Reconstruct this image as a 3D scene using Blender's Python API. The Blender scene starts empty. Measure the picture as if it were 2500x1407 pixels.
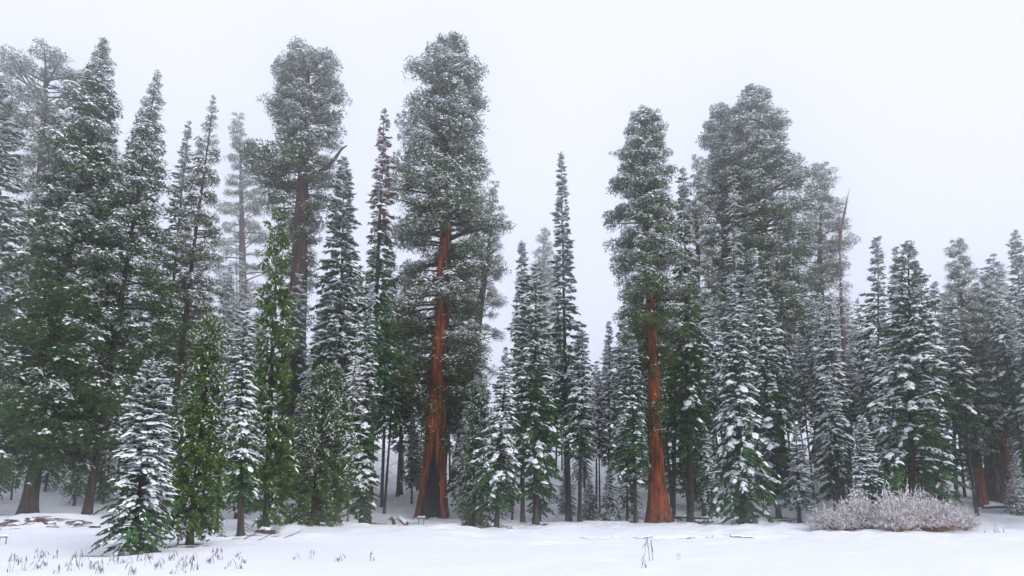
import bpy, math
import numpy as np
from mathutils import Matrix

# ------------------------------------------------------------------ camera, sky, sun, exposure
scene = bpy.context.scene
COL = scene.collection
cam_d = bpy.data.cameras.new('camera')
cam = bpy.data.objects.new('camera', cam_d)
COL.objects.link(cam)
cam.location = (0.0, 0.0, 3.0)
cam.rotation_euler = (math.radians(90 + 11.7), 0.0, 0.0)
cam_d.sensor_width = 36.0
cam_d.lens = 36.0 * 1659.0 / 2500.0
cam_d.shift_y = 0.0712
cam_d.clip_start = 0.1
cam_d.clip_end = 5000.0
scene.camera = cam

SUN_EL, SUN_AZ = 32.0, 132.0          # behind the camera, veiled by the cloud
world = bpy.data.worlds.new('World')
scene.world = world
world.use_nodes = True
wn, wl = world.node_tree.nodes, world.node_tree.links
bg = wn['Background']
sky = wn.new('ShaderNodeTexSky')
sky.sky_type = 'NISHITA'
sky.sun_disc = False
sky.sun_elevation = math.radians(SUN_EL)
sky.sun_rotation = math.radians(SUN_AZ)
sky.altitude = 2000.0
sky.air_density = 1.0
sky.dust_density = 6.0
mixn = wn.new('ShaderNodeMix')        # overcast: the cloud layer evens out and greys the sky
mixn.data_type = 'RGBA'
mixn.inputs[0].default_value = 0.86
mixn.inputs[7].default_value = (8.15, 8.5, 10.0, 1.0)
wl.new(sky.outputs['Color'], mixn.inputs[6])
wl.new(mixn.outputs[2], bg.inputs['Color'])
bg.inputs['Strength'].default_value = 0.1

sun_d = bpy.data.lights.new('sun', 'SUN')
sun_d.energy = 1.5
sun_d.angle = math.radians(24)
sun_d.color = (1.0, 0.97, 0.93)
sun = bpy.data.objects.new('sun', sun_d)
COL.objects.link(sun)
sun.rotation_euler = (math.radians(90 - SUN_EL), 0.0, math.radians(180 - SUN_AZ))

vs = scene.view_settings
vs.view_transform = 'Standard'
vs.look = 'None'
vs.exposure = 0.40
vs.gamma = 1.0
vs.use_curve_mapping = False
cy = scene.cycles
cy.use_denoising = True
cy.max_bounces = 6
cy.diffuse_bounces = 3
cy.glossy_bounces = 1
cy.transmission_bounces = 2
cy.volume_bounces = 1
cy.transparent_max_bounces = 4
cy.use_light_tree = False
cy.caustics_reflective = False
cy.caustics_refractive = False

# ------------------------------------------------------------------ materials
def new_mat(name):
    m = bpy.data.materials.new(name)
    m.use_nodes = True
    nt = m.node_tree
    b = nt.nodes['Principled BSDF']
    b.inputs['Specular IOR Level'].default_value = 0.2
    return m, nt.nodes, nt.links, b

def ramp(n, stops):
    r = n.new('ShaderNodeValToRGB')
    e = r.color_ramp.elements
    while len(e) < len(stops):
        e.new(0.5)
    for i, (p, c) in enumerate(stops):
        e[i].position = p
        e[i].color = (*c, 1.0)
    return r

def foliage_mat(name, c0, c1, c2):
    m, n, l, b = new_mat(name)
    geo = n.new('ShaderNodeNewGeometry')
    tex = n.new('ShaderNodeTexCoord')
    nz = n.new('ShaderNodeTexNoise')
    nz.inputs['Scale'].default_value = 0.55
    nz.inputs['Detail'].default_value = 3.0
    l.new(tex.outputs['Object'], nz.inputs['Vector'])
    ma = n.new('ShaderNodeMath'); ma.operation = 'MULTIPLY_ADD'
    ma.inputs[1].default_value = 0.55
    l.new(geo.outputs['Random Per Island'], ma.inputs[0])
    mb = n.new('ShaderNodeMath'); mb.operation = 'MULTIPLY_ADD'
    mb.inputs[1].default_value = 1.3; mb.inputs[2].default_value = -0.42
    l.new(nz.outputs['Fac'], mb.inputs[0])
    l.new(mb.outputs[0], ma.inputs[2])
    r = ramp(n, [(0.05, c0), (0.5, c1), (0.95, c2)])
    l.new(ma.outputs[0], r.inputs['Fac'])
    l.new(r.outputs['Color'], b.inputs['Base Color'])
    b.inputs['Roughness'].default_value = 0.65
    return m

def bark_mat(name, c0, c1, c2, sc=5.0, bump=0.6):
    m, n, l, b = new_mat(name)
    tex = n.new('ShaderNodeTexCoord')
    mp = n.new('ShaderNodeMapping')
    mp.inputs['Scale'].default_value = (sc, sc, sc * 0.07)
    l.new(tex.outputs['Object'], mp.inputs['Vector'])
    nz = n.new('ShaderNodeTexNoise')
    nz.inputs['Scale'].default_value = 1.0
    nz.inputs['Detail'].default_value = 6.0
    nz.inputs['Roughness'].default_value = 0.65
    l.new(mp.outputs['Vector'], nz.inputs['Vector'])
    mp2 = n.new('ShaderNodeMapping')
    mp2.inputs['Scale'].default_value = (0.8, 0.8, 0.12)
    l.new(tex.outputs['Object'], mp2.inputs['Vector'])
    nz2 = n.new('ShaderNodeTexNoise')
    nz2.inputs['Scale'].default_value = 1.0
    nz2.inputs['Detail'].default_value = 3.0
    l.new(mp2.outputs['Vector'], nz2.inputs['Vector'])
    ad = n.new('ShaderNodeMath'); ad.operation = 'MULTIPLY_ADD'
    ad.inputs[1].default_value = 0.45
    l.new(nz2.outputs['Fac'], ad.inputs[0])
    sb = n.new('ShaderNodeMath'); sb.operation = 'MULTIPLY_ADD'
    sb.inputs[1].default_value = 1.1; sb.inputs[2].default_value = -0.26
    l.new(nz.outputs['Fac'], sb.inputs[0])
    l.new(sb.outputs[0], ad.inputs[2])
    r = ramp(n, [(0.38, c0), (0.50, c1), (0.66, c2)])
    l.new(ad.outputs[0], r.inputs['Fac'])
    l.new(r.outputs['Color'], b.inputs['Base Color'])
    bp = n.new('ShaderNodeBump')
    bp.inputs['Strength'].default_value = bump
    bp.inputs['Distance'].default_value = 0.12
    l.new(nz.outputs['Fac'], bp.inputs['Height'])
    l.new(bp.outputs['Normal'], b.inputs['Normal'])
    b.inputs['Roughness'].default_value = 0.9
    return m

def plain_mat(name, c, c2=None, rough=0.8, sc=3.0):
    m, n, l, b = new_mat(name)
    tex = n.new('ShaderNodeTexCoord')
    nz = n.new('ShaderNodeTexNoise')
    nz.inputs['Scale'].default_value = sc
    nz.inputs['Detail'].default_value = 5.0
    l.new(tex.outputs['Object'], nz.inputs['Vector'])
    r = ramp(n, [(0.35, c), (0.65, c2 or c)])
    l.new(nz.outputs['Fac'], r.inputs['Fac'])
    l.new(r.outputs['Color'], b.inputs['Base Color'])
    b.inputs['Roughness'].default_value = rough
    return m

M = {}
M['fir'] = foliage_mat('fir_needles', (0.012, 0.052, 0.019), (0.034, 0.120, 0.034), (0.100, 0.185, 0.042))
M['fir_brown'] = foliage_mat('dying_needles', (0.045, 0.035, 0.020), (0.16, 0.085, 0.045), (0.26, 0.15, 0.085))
M['cedar_bright'] = foliage_mat('cedar_bright_leaves', (0.022, 0.060, 0.012), (0.056, 0.118, 0.020), (0.125, 0.170, 0.034))
M['cedar_mid'] = foliage_mat('cedar_leaves', (0.018, 0.056, 0.014), (0.050, 0.110, 0.020), (0.115, 0.150, 0.032))
M['cedar_dark'] = foliage_mat('cedar_dark_leaves', (0.012, 0.044, 0.015), (0.034, 0.088, 0.024), (0.105, 0.120, 0.030))
M['cedar_olive'] = foliage_mat('cedar_olive_leaves', (0.018, 0.042, 0.010), (0.054, 0.086, 0.018), (0.115, 0.110, 0.028))
M['sequoia'] = foliage_mat('sequoia_leaves', (0.018, 0.048, 0.012), (0.048, 0.096, 0.020), (0.135, 0.145, 0.034))
M['bark_red'] = bark_mat('red_bark', (0.016, 0.005, 0.003), (0.155, 0.034, 0.008), (0.37, 0.095, 0.024), 4.0, 1.0)
M['bark_brown'] = bark_mat('brown_red_bark', (0.018, 0.011, 0.009), (0.062, 0.031, 0.022), (0.12, 0.064, 0.046), 4.0, 1.0)
M['bark_grey'] = bark_mat('grey_bark', (0.018, 0.013, 0.011), (0.055, 0.042, 0.034), (0.12, 0.098, 0.085), 9.0, 0.8)
M['bark_dark'] = bark_mat('dark_bark', (0.012, 0.009, 0.007), (0.035, 0.026, 0.019), (0.08, 0.060, 0.045), 7.0, 0.8)
M['deadwood'] = bark_mat('dead_wood', (0.05, 0.035, 0.030), (0.12, 0.085, 0.07), (0.22, 0.17, 0.15), 9.0, 0.5)
M['char'] = plain_mat('charred_wood', (0.003, 0.003, 0.004), (0.014, 0.014, 0.017), 0.9, 1.6)
M['snow'] = plain_mat('clinging_snow', (0.80, 0.83, 0.88), (0.86, 0.88, 0.91), 0.7, 2.0)
def soil_mat():
    m, n, l, b = new_mat('needle_litter')
    tex = n.new('ShaderNodeTexCoord')
    a = n.new('ShaderNodeTexNoise'); a.inputs['Scale'].default_value = 4.0; a.inputs['Detail'].default_value = 5.0
    c = n.new('ShaderNodeTexNoise'); c.inputs['Scale'].default_value = 1.1; c.inputs['Detail'].default_value = 7.0; c.inputs['Roughness'].default_value = 0.7
    l.new(tex.outputs['Object'], a.inputs['Vector']); l.new(tex.outputs['Object'], c.inputs['Vector'])
    r = ramp(n, [(0.35, (0.030, 0.010, 0.007)), (0.65, (0.095, 0.034, 0.022))])
    l.new(a.outputs['Fac'], r.inputs['Fac'])
    k = ramp(n, [(0.50, (0, 0, 0)), (0.56, (1, 1, 1))])
    l.new(c.outputs['Fac'], k.inputs['Fac'])
    mx = n.new('ShaderNodeMix'); mx.data_type = 'RGBA'
    mx.inputs[7].default_value = (0.80, 0.82, 0.86, 1)
    l.new(k.outputs['Color'], mx.inputs[0]); l.new(r.outputs['Color'], mx.inputs[6])
    l.new(mx.outputs[2], b.inputs['Base Color'])
    b.inputs['Roughness'].default_value = 0.9
    return m
M['soil'] = soil_mat()
M['stalk'] = plain_mat('dry_stalk', (0.05, 0.026, 0.016), (0.12, 0.07, 0.045), 0.8, 6.0)
M['twig'] = plain_mat('willow_twig', (0.24, 0.085, 0.035), (0.42, 0.19, 0.09), 0.8, 1.2)
M['metal'] = plain_mat('dark_metal', (0.025, 0.025, 0.028), (0.05, 0.05, 0.055), 0.5, 8.0)
M['panel'] = plain_mat('sign_panel', (0.10, 0.12, 0.15), (0.22, 0.25, 0.29), 0.4, 4.0)
M['rock'] = plain_mat('rock', (0.03, 0.022, 0.02), (0.10, 0.075, 0.065), 0.9, 3.0)

def snow_ground_mat():
    m, n, l, b = new_mat('snow_ground')
    tex = n.new('ShaderNodeTexCoord')
    # fallen needles and bark crumbs lie on the snow under the trees, none out on the meadow
    sep = n.new('ShaderNodeSeparateXYZ')
    l.new(tex.outputs['Object'], sep.inputs[0])
    wob = n.new('ShaderNodeTexNoise'); wob.inputs['Scale'].default_value = 0.06; wob.inputs['Detail'].default_value = 4.0
    l.new(tex.outputs['Object'], wob.inputs['Vector'])
    ad = n.new('ShaderNodeMath'); ad.operation = 'MULTIPLY_ADD'; ad.inputs[1].default_value = 60.0
    l.new(wob.outputs['Fac'], ad.inputs[0]); l.new(sep.outputs['Y'], ad.inputs[2])
    mr = n.new('ShaderNodeMapRange'); mr.inputs['From Min'].default_value = 92.0; mr.inputs['From Max'].default_value = 118.0
    l.new(ad.outputs[0], mr.inputs['Value'])
    crumbs = n.new('ShaderNodeTexNoise'); crumbs.inputs['Scale'].default_value = 1.7; crumbs.inputs['Detail'].default_value = 8.0
    crumbs.inputs['Roughness'].default_value = 0.75
    l.new(tex.outputs['Object'], crumbs.inputs['Vector'])
    cr = n.new('ShaderNodeMapRange'); cr.inputs['From Min'].default_value = 0.56; cr.inputs['From Max'].default_value = 0.68
    cr.inputs['To Max'].default_value = 0.8
    l.new(crumbs.outputs['Fac'], cr.inputs['Value'])
    mu = n.new('ShaderNodeMath'); mu.operation = 'MULTIPLY'
    l.new(mr.outputs[0], mu.inputs[0]); l.new(cr.outputs[0], mu.inputs[1])
    mx = n.new('ShaderNodeMix'); mx.data_type = 'RGBA'
    mx.inputs[6].default_value = (0.83, 0.85, 0.89, 1); mx.inputs[7].default_value = (0.13, 0.075, 0.055, 1)
    l.new(mu.outputs[0], mx.inputs[0])
    l.new(mx.outputs[2], b.inputs['Base Color'])
    b.inputs['Roughness'].default_value = 0.6
    nz = n.new('ShaderNodeTexNoise'); nz.inputs['Scale'].default_value = 2.2; nz.inputs['Detail'].default_value = 7.0
    nz.inputs['Roughness'].default_value = 0.6
    mp = n.new('ShaderNodeMapping'); mp.inputs['Scale'].default_value = (0.35, 1.0, 1.0)
    l.new(tex.outputs['Object'], mp.inputs['Vector']); l.new(mp.outputs[0], nz.inputs['Vector'])
    bp = n.new('ShaderNodeBump'); bp.inputs['Strength'].default_value = 0.6; bp.inputs['Distance'].default_value = 0.2
    l.new(nz.outputs['Fac'], bp.inputs['Height']); l.new(bp.outputs['Normal'], b.inputs['Normal'])
    return m
M['ground'] = snow_ground_mat()

# ------------------------------------------------------------------ mesh helpers
class Geo:
    """collects triangles as numpy arrays and links them as ONE mesh object"""
    def __init__(self):
        self.v, self.f, self.n = [], [], 0
    def add(self, v, f):
        v = np.asarray(v, float).reshape(-1, 3)
        f = np.asarray(f, int).reshape(-1, 3)
        self.v.append(v); self.f.append(f + self.n); self.n += len(v)
    def mesh(self, name, mat, smooth=True):
        me = bpy.data.meshes.new(name)
        if self.n:
            v = np.concatenate(self.v).astype(np.float32)
            f = np.concatenate(self.f).astype(np.int32)
            me.vertices.add(len(v)); me.vertices.foreach_set('co', v.ravel())
            me.loops.add(f.size); me.loops.foreach_set('vertex_index', f.ravel())
            me.polygons.add(len(f))
            me.polygons.foreach_set('loop_start', np.arange(0, f.size, 3, dtype=np.int32))
            me.polygons.foreach_set('use_smooth', np.full(len(f), smooth))
            me.update(calc_edges=True)
        me.materials.append(mat)
        return me
    def build(self, name, mat, parent=None, smooth=True):
        o = bpy.data.objects.new(name, self.mesh(name, mat, smooth))
        COL.objects.link(o)
        o.parent = parent
        return o

def unit(a):
    return a / (np.linalg.norm(a, axis=-1, keepdims=True) + 1e-9)

def kites(geo, p, d, w, bend):
    """one folded leaf-shaped blade per row: base p, axis d (with length), half width w (vector)"""
    n = len(p)
    if not n: return
    V = np.stack([p, p + d * 0.5 + w, p + d + bend, p + d * 0.5 - w], 1)
    b = np.arange(n)[:, None] * 4
    geo.add(V, np.concatenate([b + [0, 1, 2], b + [0, 2, 3]], 1))

def blades(geo, p, d, w):
    """one pointed three-cornered leaf spray per row"""
    n = len(p)
    if not n: return
    geo.add(np.stack([p - w * 0.75, p + w * 0.75 + d * 0.2, p + d], 1), np.arange(n * 3).reshape(-1, 3))

def domes(geo, rng, p, a, w, u, m=4):
    """low uneven pillow of snow per row: centre p, half axes a and w, height u"""
    n = len(p)
    if not n: return
    k = np.arange(m) * 2 * math.pi / m + (0.4 if m == 3 else 0)
    j = (0.75 if m > 4 else 0.9) + 0.5 * rng.random((n, m, 1))
    ring = p[:, None] + (np.cos(k)[None, :, None] * a[:, None] + np.sin(k)[None, :, None] * w[:, None]) * j - u[:, None] * 0.35 * rng.random((n, m, 1))
    top = p[:, None] + u[:, None] + a[:, None] * 0.3 * (rng.random((n, 1, 1)) - 0.5)
    V = np.concatenate([ring, top], 1)
    b = np.arange(n)[:, None] * (m + 1)
    F = np.concatenate([b + [i, (i + 1) % m, m] for i in range(m)], 1)
    geo.add(V, F)

def tubes(geo, P, R, sides=3):
    """tapered tubes: P (n, k, 3) points, R (n, k) radii"""
    n, k, _ = P.shape
    t = unit(np.gradient(P, axis=1))
    ref = np.where(np.abs(t[..., 2:3]) > 0.9, np.array([1.0, 0, 0]), np.array([0, 0, 1.0]))
    s = unit(np.cross(t, ref)); q = np.cross(s, t)
    an = np.arange(sides) * 2 * math.pi / sides
    V = P[:, :, None] + R[:, :, None, None] * (np.cos(an)[None, None, :, None] * s[:, :, None] + np.sin(an)[None, None, :, None] * q[:, :, None])
    b = (np.arange(n) * k * sides)[:, None, None, None]
    i = (np.arange(k - 1) * sides)[None, :, None, None]
    j = np.arange(sides)[None, None, :, None]
    j2 = (j + 1) % sides
    F = np.concatenate([b + i + j, b + i + j2, b + i + sides + j2, b + i + j, b + i + sides + j2, b + i + sides + j], -1)
    geo.add(V, F.reshape(-1, 3))

def hash2(ix, iy, seed):
    h = np.sin(ix * 127.1 + iy * 311.7 + seed * 74.7) * 43758.5453
    return h - np.floor(h)

def vnoise(x, y, seed=0):
    x = np.asarray(x, float); y = np.asarray(y, float)
    ix, iy = np.floor(x), np.floor(y)
    fx, fy = x - ix, y - iy
    fx = fx * fx * (3 - 2 * fx); fy = fy * fy * (3 - 2 * fy)
    a = hash2(ix, iy, seed); b = hash2(ix + 1, iy, seed)
    c = hash2(ix, iy + 1, seed); d = hash2(ix + 1, iy + 1, seed)
    return (a + (b - a) * fx) * (1 - fy) + (c + (d - c) * fx) * fy

def fbm(x, y, seed=0, o=4):
    s, a = 0, 0.5
    for i in range(o):
        s = s + a * (vnoise(x * 2 ** i, y * 2 ** i, seed + i) - 0.5); a *= 0.5
    return s

def sstep(a, b, x):
    t = np.clip((x - a) / (b - a), 0, 1)
    return t * t * (3 - 2 * t)

def tag(o, label=None, cat=None, group=None, kind=None):
    if label: o['label'] = label
    if cat: o['category'] = cat
    if group: o['group'] = group
    if kind: o['kind'] = kind
    return o

def empty(name, loc):
    o = bpy.data.objects.new(name, None)
    o.empty_display_size = 0.5
    COL.objects.link(o)
    o.location = loc
    return o

# ------------------------------------------------------------------ the ground
BUMPS = [(-54, 79, 16, 0.9), (-21, 50, 7, 0.25), (-24.5, 43.5, 3.0, -0.35), (-110, 150, 45, 6.0),
         (-9, 68, 9, 0.22), (2, 62, 8, 0.12), (-3, 58, 5, 0.10), (44, 63, 3.0, 0.22), (46, 60.5, 2.0, -0.15),
         (-46, 71, 8, 1.0), (-16, 96, 4, 0.35), (-36, 64, 6, 0.5), (-20, 74, 5, 0.45)]
_r = np.random.default_rng(31)
for _k in range(70):      # drifts and hummocks along the edge of the woods
    BUMPS.append((_r.uniform(-60, 75), _r.uniform(56, 100), _r.uniform(.9, 2.6), _r.uniform(.12, .42)))
for _k in range(24):      # hollows
    BUMPS.append((_r.uniform(-60, 75), _r.uniform(50, 100), _r.uniform(1.0, 2.5), -_r.uniform(.1, .3)))
def ground_z(x, y):
    x = np.asarray(x, float); y = np.asarray(y, float)
    t = y - 92
    z = np.where(t > 0, 0.12 * t * sstep(0, 40, t), 0) + 0.09 * np.maximum(0, y - 140)
    z = np.minimum(z, 42)
    for bx, by, s, h in BUMPS:
        z = z + h * np.exp(-((x - bx) ** 2 + (y - by) ** 2) / (s * s))
    rough = 0.25 + 0.75 * sstep(45, 75, y + 12 * fbm(x * 0.06, y * 0.0, 9))
    z = z + rough * (0.9 * fbm(x * 0.11, y * 0.13, 3) + 0.95 * fbm(x * 0.40, y * 0.45, 5) + 0.22 * fbm(x * 1.3, y * 1.3, 6)) + 0.20 * fbm(x * 0.12, y * 0.45, 12) * (1 - sstep(70, 90, y))
    z = z + 2.5 * sstep(120, 170, y) * fbm(x * 0.035, y * 0.035, 7)
    return z

def make_ground():
    xs = np.unique(np.concatenate([np.linspace(-900, -170, 14), np.linspace(-170, -62, 50), np.linspace(-62, 78, 225), np.linspace(78, 170, 45), np.linspace(170, 900, 14)]))
    ys = np.unique(np.concatenate([np.linspace(-300, 5, 12), np.linspace(5, 48, 50), np.linspace(48, 104, 110), np.linspace(104, 240, 70), np.linspace(240, 900, 16)]))
    X, Y = np.meshgrid(xs, ys)
    V = np.stack([X, Y, ground_z(X, Y)], -1).reshape(-1, 3)
    nx, ny = len(xs), len(ys)
    i = (np.arange(ny - 1)[:, None] * nx + np.arange(nx - 1)[None, :]).ravel()[:, None]
    g = Geo()
    g.add(V, np.concatenate([i, i + 1, i + nx + 1, i, i + nx + 1, i + nx], 1))
    tag(g.build('snowy_ground', M['ground']), kind='structure')
make_ground()

def soil_patch(x, y, rx, ry, seed, name='bare_soil'):
    """sheet of needle litter and bare soil lying on the ground, ragged rim"""
    k = 44
    a = np.arange(k) * 2 * math.pi / k
    rad = 0.85 + 1.7 * fbm(np.cos(a) * 2.2 + seed * 7, np.sin(a) * 2.2, seed, 5)
    V = [[x, y, float(ground_z(x, y)) + 0.03]]
    F = []
    for ri, q in enumerate((0.35, 0.7, 1.0)):
        px = x + rx * q * rad * np.cos(a); py = y + ry * q * rad * np.sin(a)
        pz = ground_z(px, py) + (0.03 if ri < 2 else 0.006)
        V += np.stack([px, py, pz], 1).tolist()
    for i in range(k):
        j = (i + 1) % k
        F.append([0, 1 + i, 1 + j])
        for ri in range(2):
            o0, o1 = 1 + ri * k, 1 + (ri + 1) * k
            F += [[o0 + i, o1 + i, o1 + j], [o0 + i, o1 + j, o0 + j]]
    g = Geo(); g.add(V, F)
    tag(g.build(name, M['soil']), kind='structure')

# ------------------------------------------------------------------ trees
def centreline(H, lean, z, wob=0.0, seed=0):
    u = np.clip(z / H, 0, 1)
    x = lean * u + wob * (fbm(u * 5, u * 0 + seed, seed, 2)) * u
    y = wob * (fbm(u * 5, u * 0 + seed + 9, seed + 5, 2)) * u
    return np.stack([x, y, z], -1)

def trunk_geo(geo, H, r0, lean, seed, flare=0.8, sides=12, rings=36, top=0.04, flute=0.05, wob=0.6, taper=0.85, fk=1.6):
    u = np.linspace(0, 1, rings) ** 1.5
    z = u * H - 0.5 * (1 - u)
    c = centreline(H, lean, z, wob, seed)
    a = np.arange(sides) * 2 * math.pi / sides
    zz = np.maximum(z, 0)
    r = r0 * (top + (1 - top) * (1 - u) ** taper) * (1 + flare * np.exp(-zz / (fk * r0)))
    A, Z = np.meshgrid(a, z)
    fl = 1 + (flute + 0.22 * flare * np.exp(-np.maximum(Z, 0) / (fk * r0))) * 2.4 * fbm(np.cos(A) * 2.2 + seed, np.sin(A) * 2.2 + Z * 0.02, seed, 3) + (0.10 * fbm(np.cos(A) * 7 + seed, np.sin(A) * 7 + Z * 0.05, seed + 3, 3) if sides > 30 else 0)
    R = r[:, None] * fl
    V = np.stack([c[:, None, 0] + R * np.cos(A), c[:, None, 1] + R * np.sin(A), Z], -1).reshape(-1, 3)
    i = (np.arange(rings - 1) * sides)[:, None, None]; j = np.arange(sides)[None, :, None]; j2 = (j + 1) % sides
    F = np.concatenate([i + j, i + j2, i + sides + j2, i + j, i + sides + j2, i + sides + j], -1).reshape(-1, 3)
    geo.add(V, F)
    return A, Z, R, c

def branch_frames(rng, H, R, h0, lean, spacing, per, prof, ragged, asc, droop, seed, wob):
    N = max(6, int(H * (1 - h0) / spacing))
    u0 = (np.arange(N) + rng.random(N) * 0.7) / N
    u = np.repeat(u0, per) + rng.normal(0, 0.9 / N, N * per)
    u = np.clip(u, 0, 0.992)
    az = np.repeat(rng.random(N) * 7, per) + np.tile(np.arange(per), N) * 2 * math.pi / per + rng.normal(0, 0.3, N * per)
    clumpy = 1 + ragged * 2.0 * fbm(np.cos(az) * 1.1 + seed, u * H * 0.22 + np.sin(az), seed, 3)
    L = R * ((1 - u) ** prof * (1 - 0.4 * np.exp(-(u / 0.07) ** 2)) + 0.015) * np.clip(1 + ragged * rng.normal(0, 0.5, N * per), 0.35, 1.35) * clumpy
    L = np.maximum(L * (1 + 0.25 * np.cos(az - seed)), 0.12)
    z = h0 * H + u * H * (1 - h0)
    base = centreline(H, lean, z, wob, seed)
    out = np.stack([np.cos(az), np.sin(az), 0 * az], -1)
    a_ = asc + 0.55 * u ** 2 + rng.normal(0, 0.10, len(u))
    d_ = droop * (1 - 0.5 * u) + rng.normal(0, 0.08, len(u))
    return u, L, base, out, a_, d_

def on_branch(i, s, L, base, out, a_, d_):
    l = L[i]
    p = base[i] + out[i] * (l * s * (1 - 0.08 * s))[:, None]
    p[:, 2] += l * (a_[i] * s - d_[i] * s * s)
    t = out[i] * 1.0
    t = t.copy(); t[:, 2] += a_[i] - 2 * d_[i] * s
    return p, unit(t)

def fir_geo(seed, H, R, h0, r0, snow, lean=0.0, ragged=0.28, hero=False, detail=1.0, cedar=False, wob=0.5, far=False):
    rng = np.random.default_rng(seed)
    leaf, sn, wood, brown = Geo(), Geo(), Geo(), Geo()
    trunk_geo(wood, H, r0, lean, seed, flare=0.45, sides=9, rings=22, wob=wob)
    spacing = np.clip(H / 58, 0.16, 0.72) / detail
    per = 6
    if cedar:
        asc, droop, prof = 0.55, 0.75, 0.40
    else:
        asc, droop, prof = 0.06 + rng.uniform(-.08, .08), 0.34 + rng.uniform(-.06, .12), rng.uniform(.50, .78)
    u, L, base, out, a_, d_ = branch_frames(rng, H, R, h0, lean, spacing, per, prof, ragged, asc, droop, seed, wob)
    nb = len(u)
    ss = np.array([0, 0.5, 0.92])
    P = np.stack([on_branch(np.arange(nb), np.full(nb, s), L, base, out, a_, d_)[0] for s in ss], 1)
    br = np.clip(0.012 * L + 0.008, 0.008, 0.09)
    tubes(wood, P, np.stack([br, br * 0.7, br * 0.2], 1), 3)
    if h0 > 0.1:      # bare dead twigs on the lower stem
        m = int(14 + 20 * h0)
        z = rng.random(m) * h0 * H * 0.85 + 0.12 * h0 * H
        az = rng.random(m) * 7; l = R * (0.25 + 0.5 * rng.random(m))
        b = centreline(H, lean, z, wob, seed)
        o = np.stack([np.cos(az), np.sin(az), -0.25 - 0.3 * rng.random(m)], -1)
        Q = np.stack([b, b + o * l[:, None] * 0.55, b + o * l[:, None] + np.array([0, 0, -0.15]) * l[:, None]], 1)
        tubes(wood, Q, np.stack([np.full(m, 0.03), np.full(m, 0.02), np.full(m, 0.006)], 1), 3)
    tw = np.clip(H / 70, 0.16, 0.55)                      # twig length scale
    step = tw * 0.30 / detail
    m = np.clip(np.ceil(L / step), 3, 34).astype(int)
    i = np.repeat(np.arange(nb), m)
    s = 0.12 + 0.88 * rng.random(len(i)) ** 0.7
    p, t = on_branch(i, s, L, base, out, a_, d_)
    up = np.array([0, 0, 1.0])
    side = unit(np.cross(t, up)) * np.where(rng.random(len(i)) < 0.5, -1, 1)[:, None]
    ln = (0.42 * L[i] * (1.08 - s) + tw * (0.45 + 0.5 * rng.random(len(i))))
    ln = np.minimum(ln, tw * 1.9)
    if cedar:
        d = unit(t * 0.5 + side * (0.9 * rng.random(len(i)))[:, None] + up * rng.normal(0.1, 0.55, len(i))[:, None])
        nrm = unit(rng.normal(0, 1, (len(i), 3)) + 0.3 * up)
        wd = 0.20
    else:
        d = unit(t * 0.8 + side * (0.25 + 0.8 * rng.random(len(i)))[:, None] - up * (0.10 + 0.35 * rng.random(len(i)))[:, None])
        nrm = unit(up + rng.normal(0, 0.45, (len(i), 3)))
        wd = 0.19
    w = unit(np.cross(d, nrm)) * (ln * wd * (0.7 + 0.6 * rng.random(len(i))))[:, None]
    ui = u[i]
    bend = -up * (ln * (0.12 if cedar else 0.22) * rng.random(len(i)))[:, None]
    kites(leaf, p, d * ln[:, None], w, bend)
    # needles hanging below the boughs give the tiers some thickness
    hsel = rng.random(len(i)) < (0.35 if not cedar else 0.6)
    ph, dh = p[hsel], unit(d[hsel] * 0.6 - up * (0.5 + 0.5 * rng.random(hsel.sum()))[:, None])
    lh = ln[hsel] * 0.8
    wh = unit(np.cross(dh, rng.normal(0, 1, (len(ph), 3)))) * (lh * 0.17)[:, None]
    blades(leaf, ph, dh * lh[:, None], wh)
    # snow: whole boughs are loaded or swept clean together
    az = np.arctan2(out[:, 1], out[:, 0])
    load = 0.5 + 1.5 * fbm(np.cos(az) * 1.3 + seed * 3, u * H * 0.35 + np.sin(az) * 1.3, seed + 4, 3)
    amount = snow * (0.40 + 0.75 * sstep(0.0, 0.7, u))  # snow grows heavier upward, partly to fade the top as fog would
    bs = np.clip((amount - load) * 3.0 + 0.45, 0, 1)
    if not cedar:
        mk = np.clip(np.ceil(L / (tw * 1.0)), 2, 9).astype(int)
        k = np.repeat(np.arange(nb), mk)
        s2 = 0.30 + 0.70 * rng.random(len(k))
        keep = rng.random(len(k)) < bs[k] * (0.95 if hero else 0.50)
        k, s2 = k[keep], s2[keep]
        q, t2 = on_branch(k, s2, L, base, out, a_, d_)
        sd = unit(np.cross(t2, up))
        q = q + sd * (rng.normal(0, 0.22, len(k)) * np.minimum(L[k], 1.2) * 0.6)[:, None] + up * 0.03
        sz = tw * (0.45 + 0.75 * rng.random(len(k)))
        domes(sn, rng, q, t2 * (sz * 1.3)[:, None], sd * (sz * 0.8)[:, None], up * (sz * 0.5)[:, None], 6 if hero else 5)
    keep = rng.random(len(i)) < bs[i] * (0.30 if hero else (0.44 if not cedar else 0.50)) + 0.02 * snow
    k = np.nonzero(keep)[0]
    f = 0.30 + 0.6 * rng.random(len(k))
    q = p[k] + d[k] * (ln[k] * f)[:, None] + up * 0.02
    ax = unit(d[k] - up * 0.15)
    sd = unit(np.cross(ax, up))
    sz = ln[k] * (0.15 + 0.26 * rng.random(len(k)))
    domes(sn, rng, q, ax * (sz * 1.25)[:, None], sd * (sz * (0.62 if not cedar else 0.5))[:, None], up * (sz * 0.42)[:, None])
    # leader
    ztop = centreline(H, lean, np.array([H * 0.985]), wob, seed)
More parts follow.
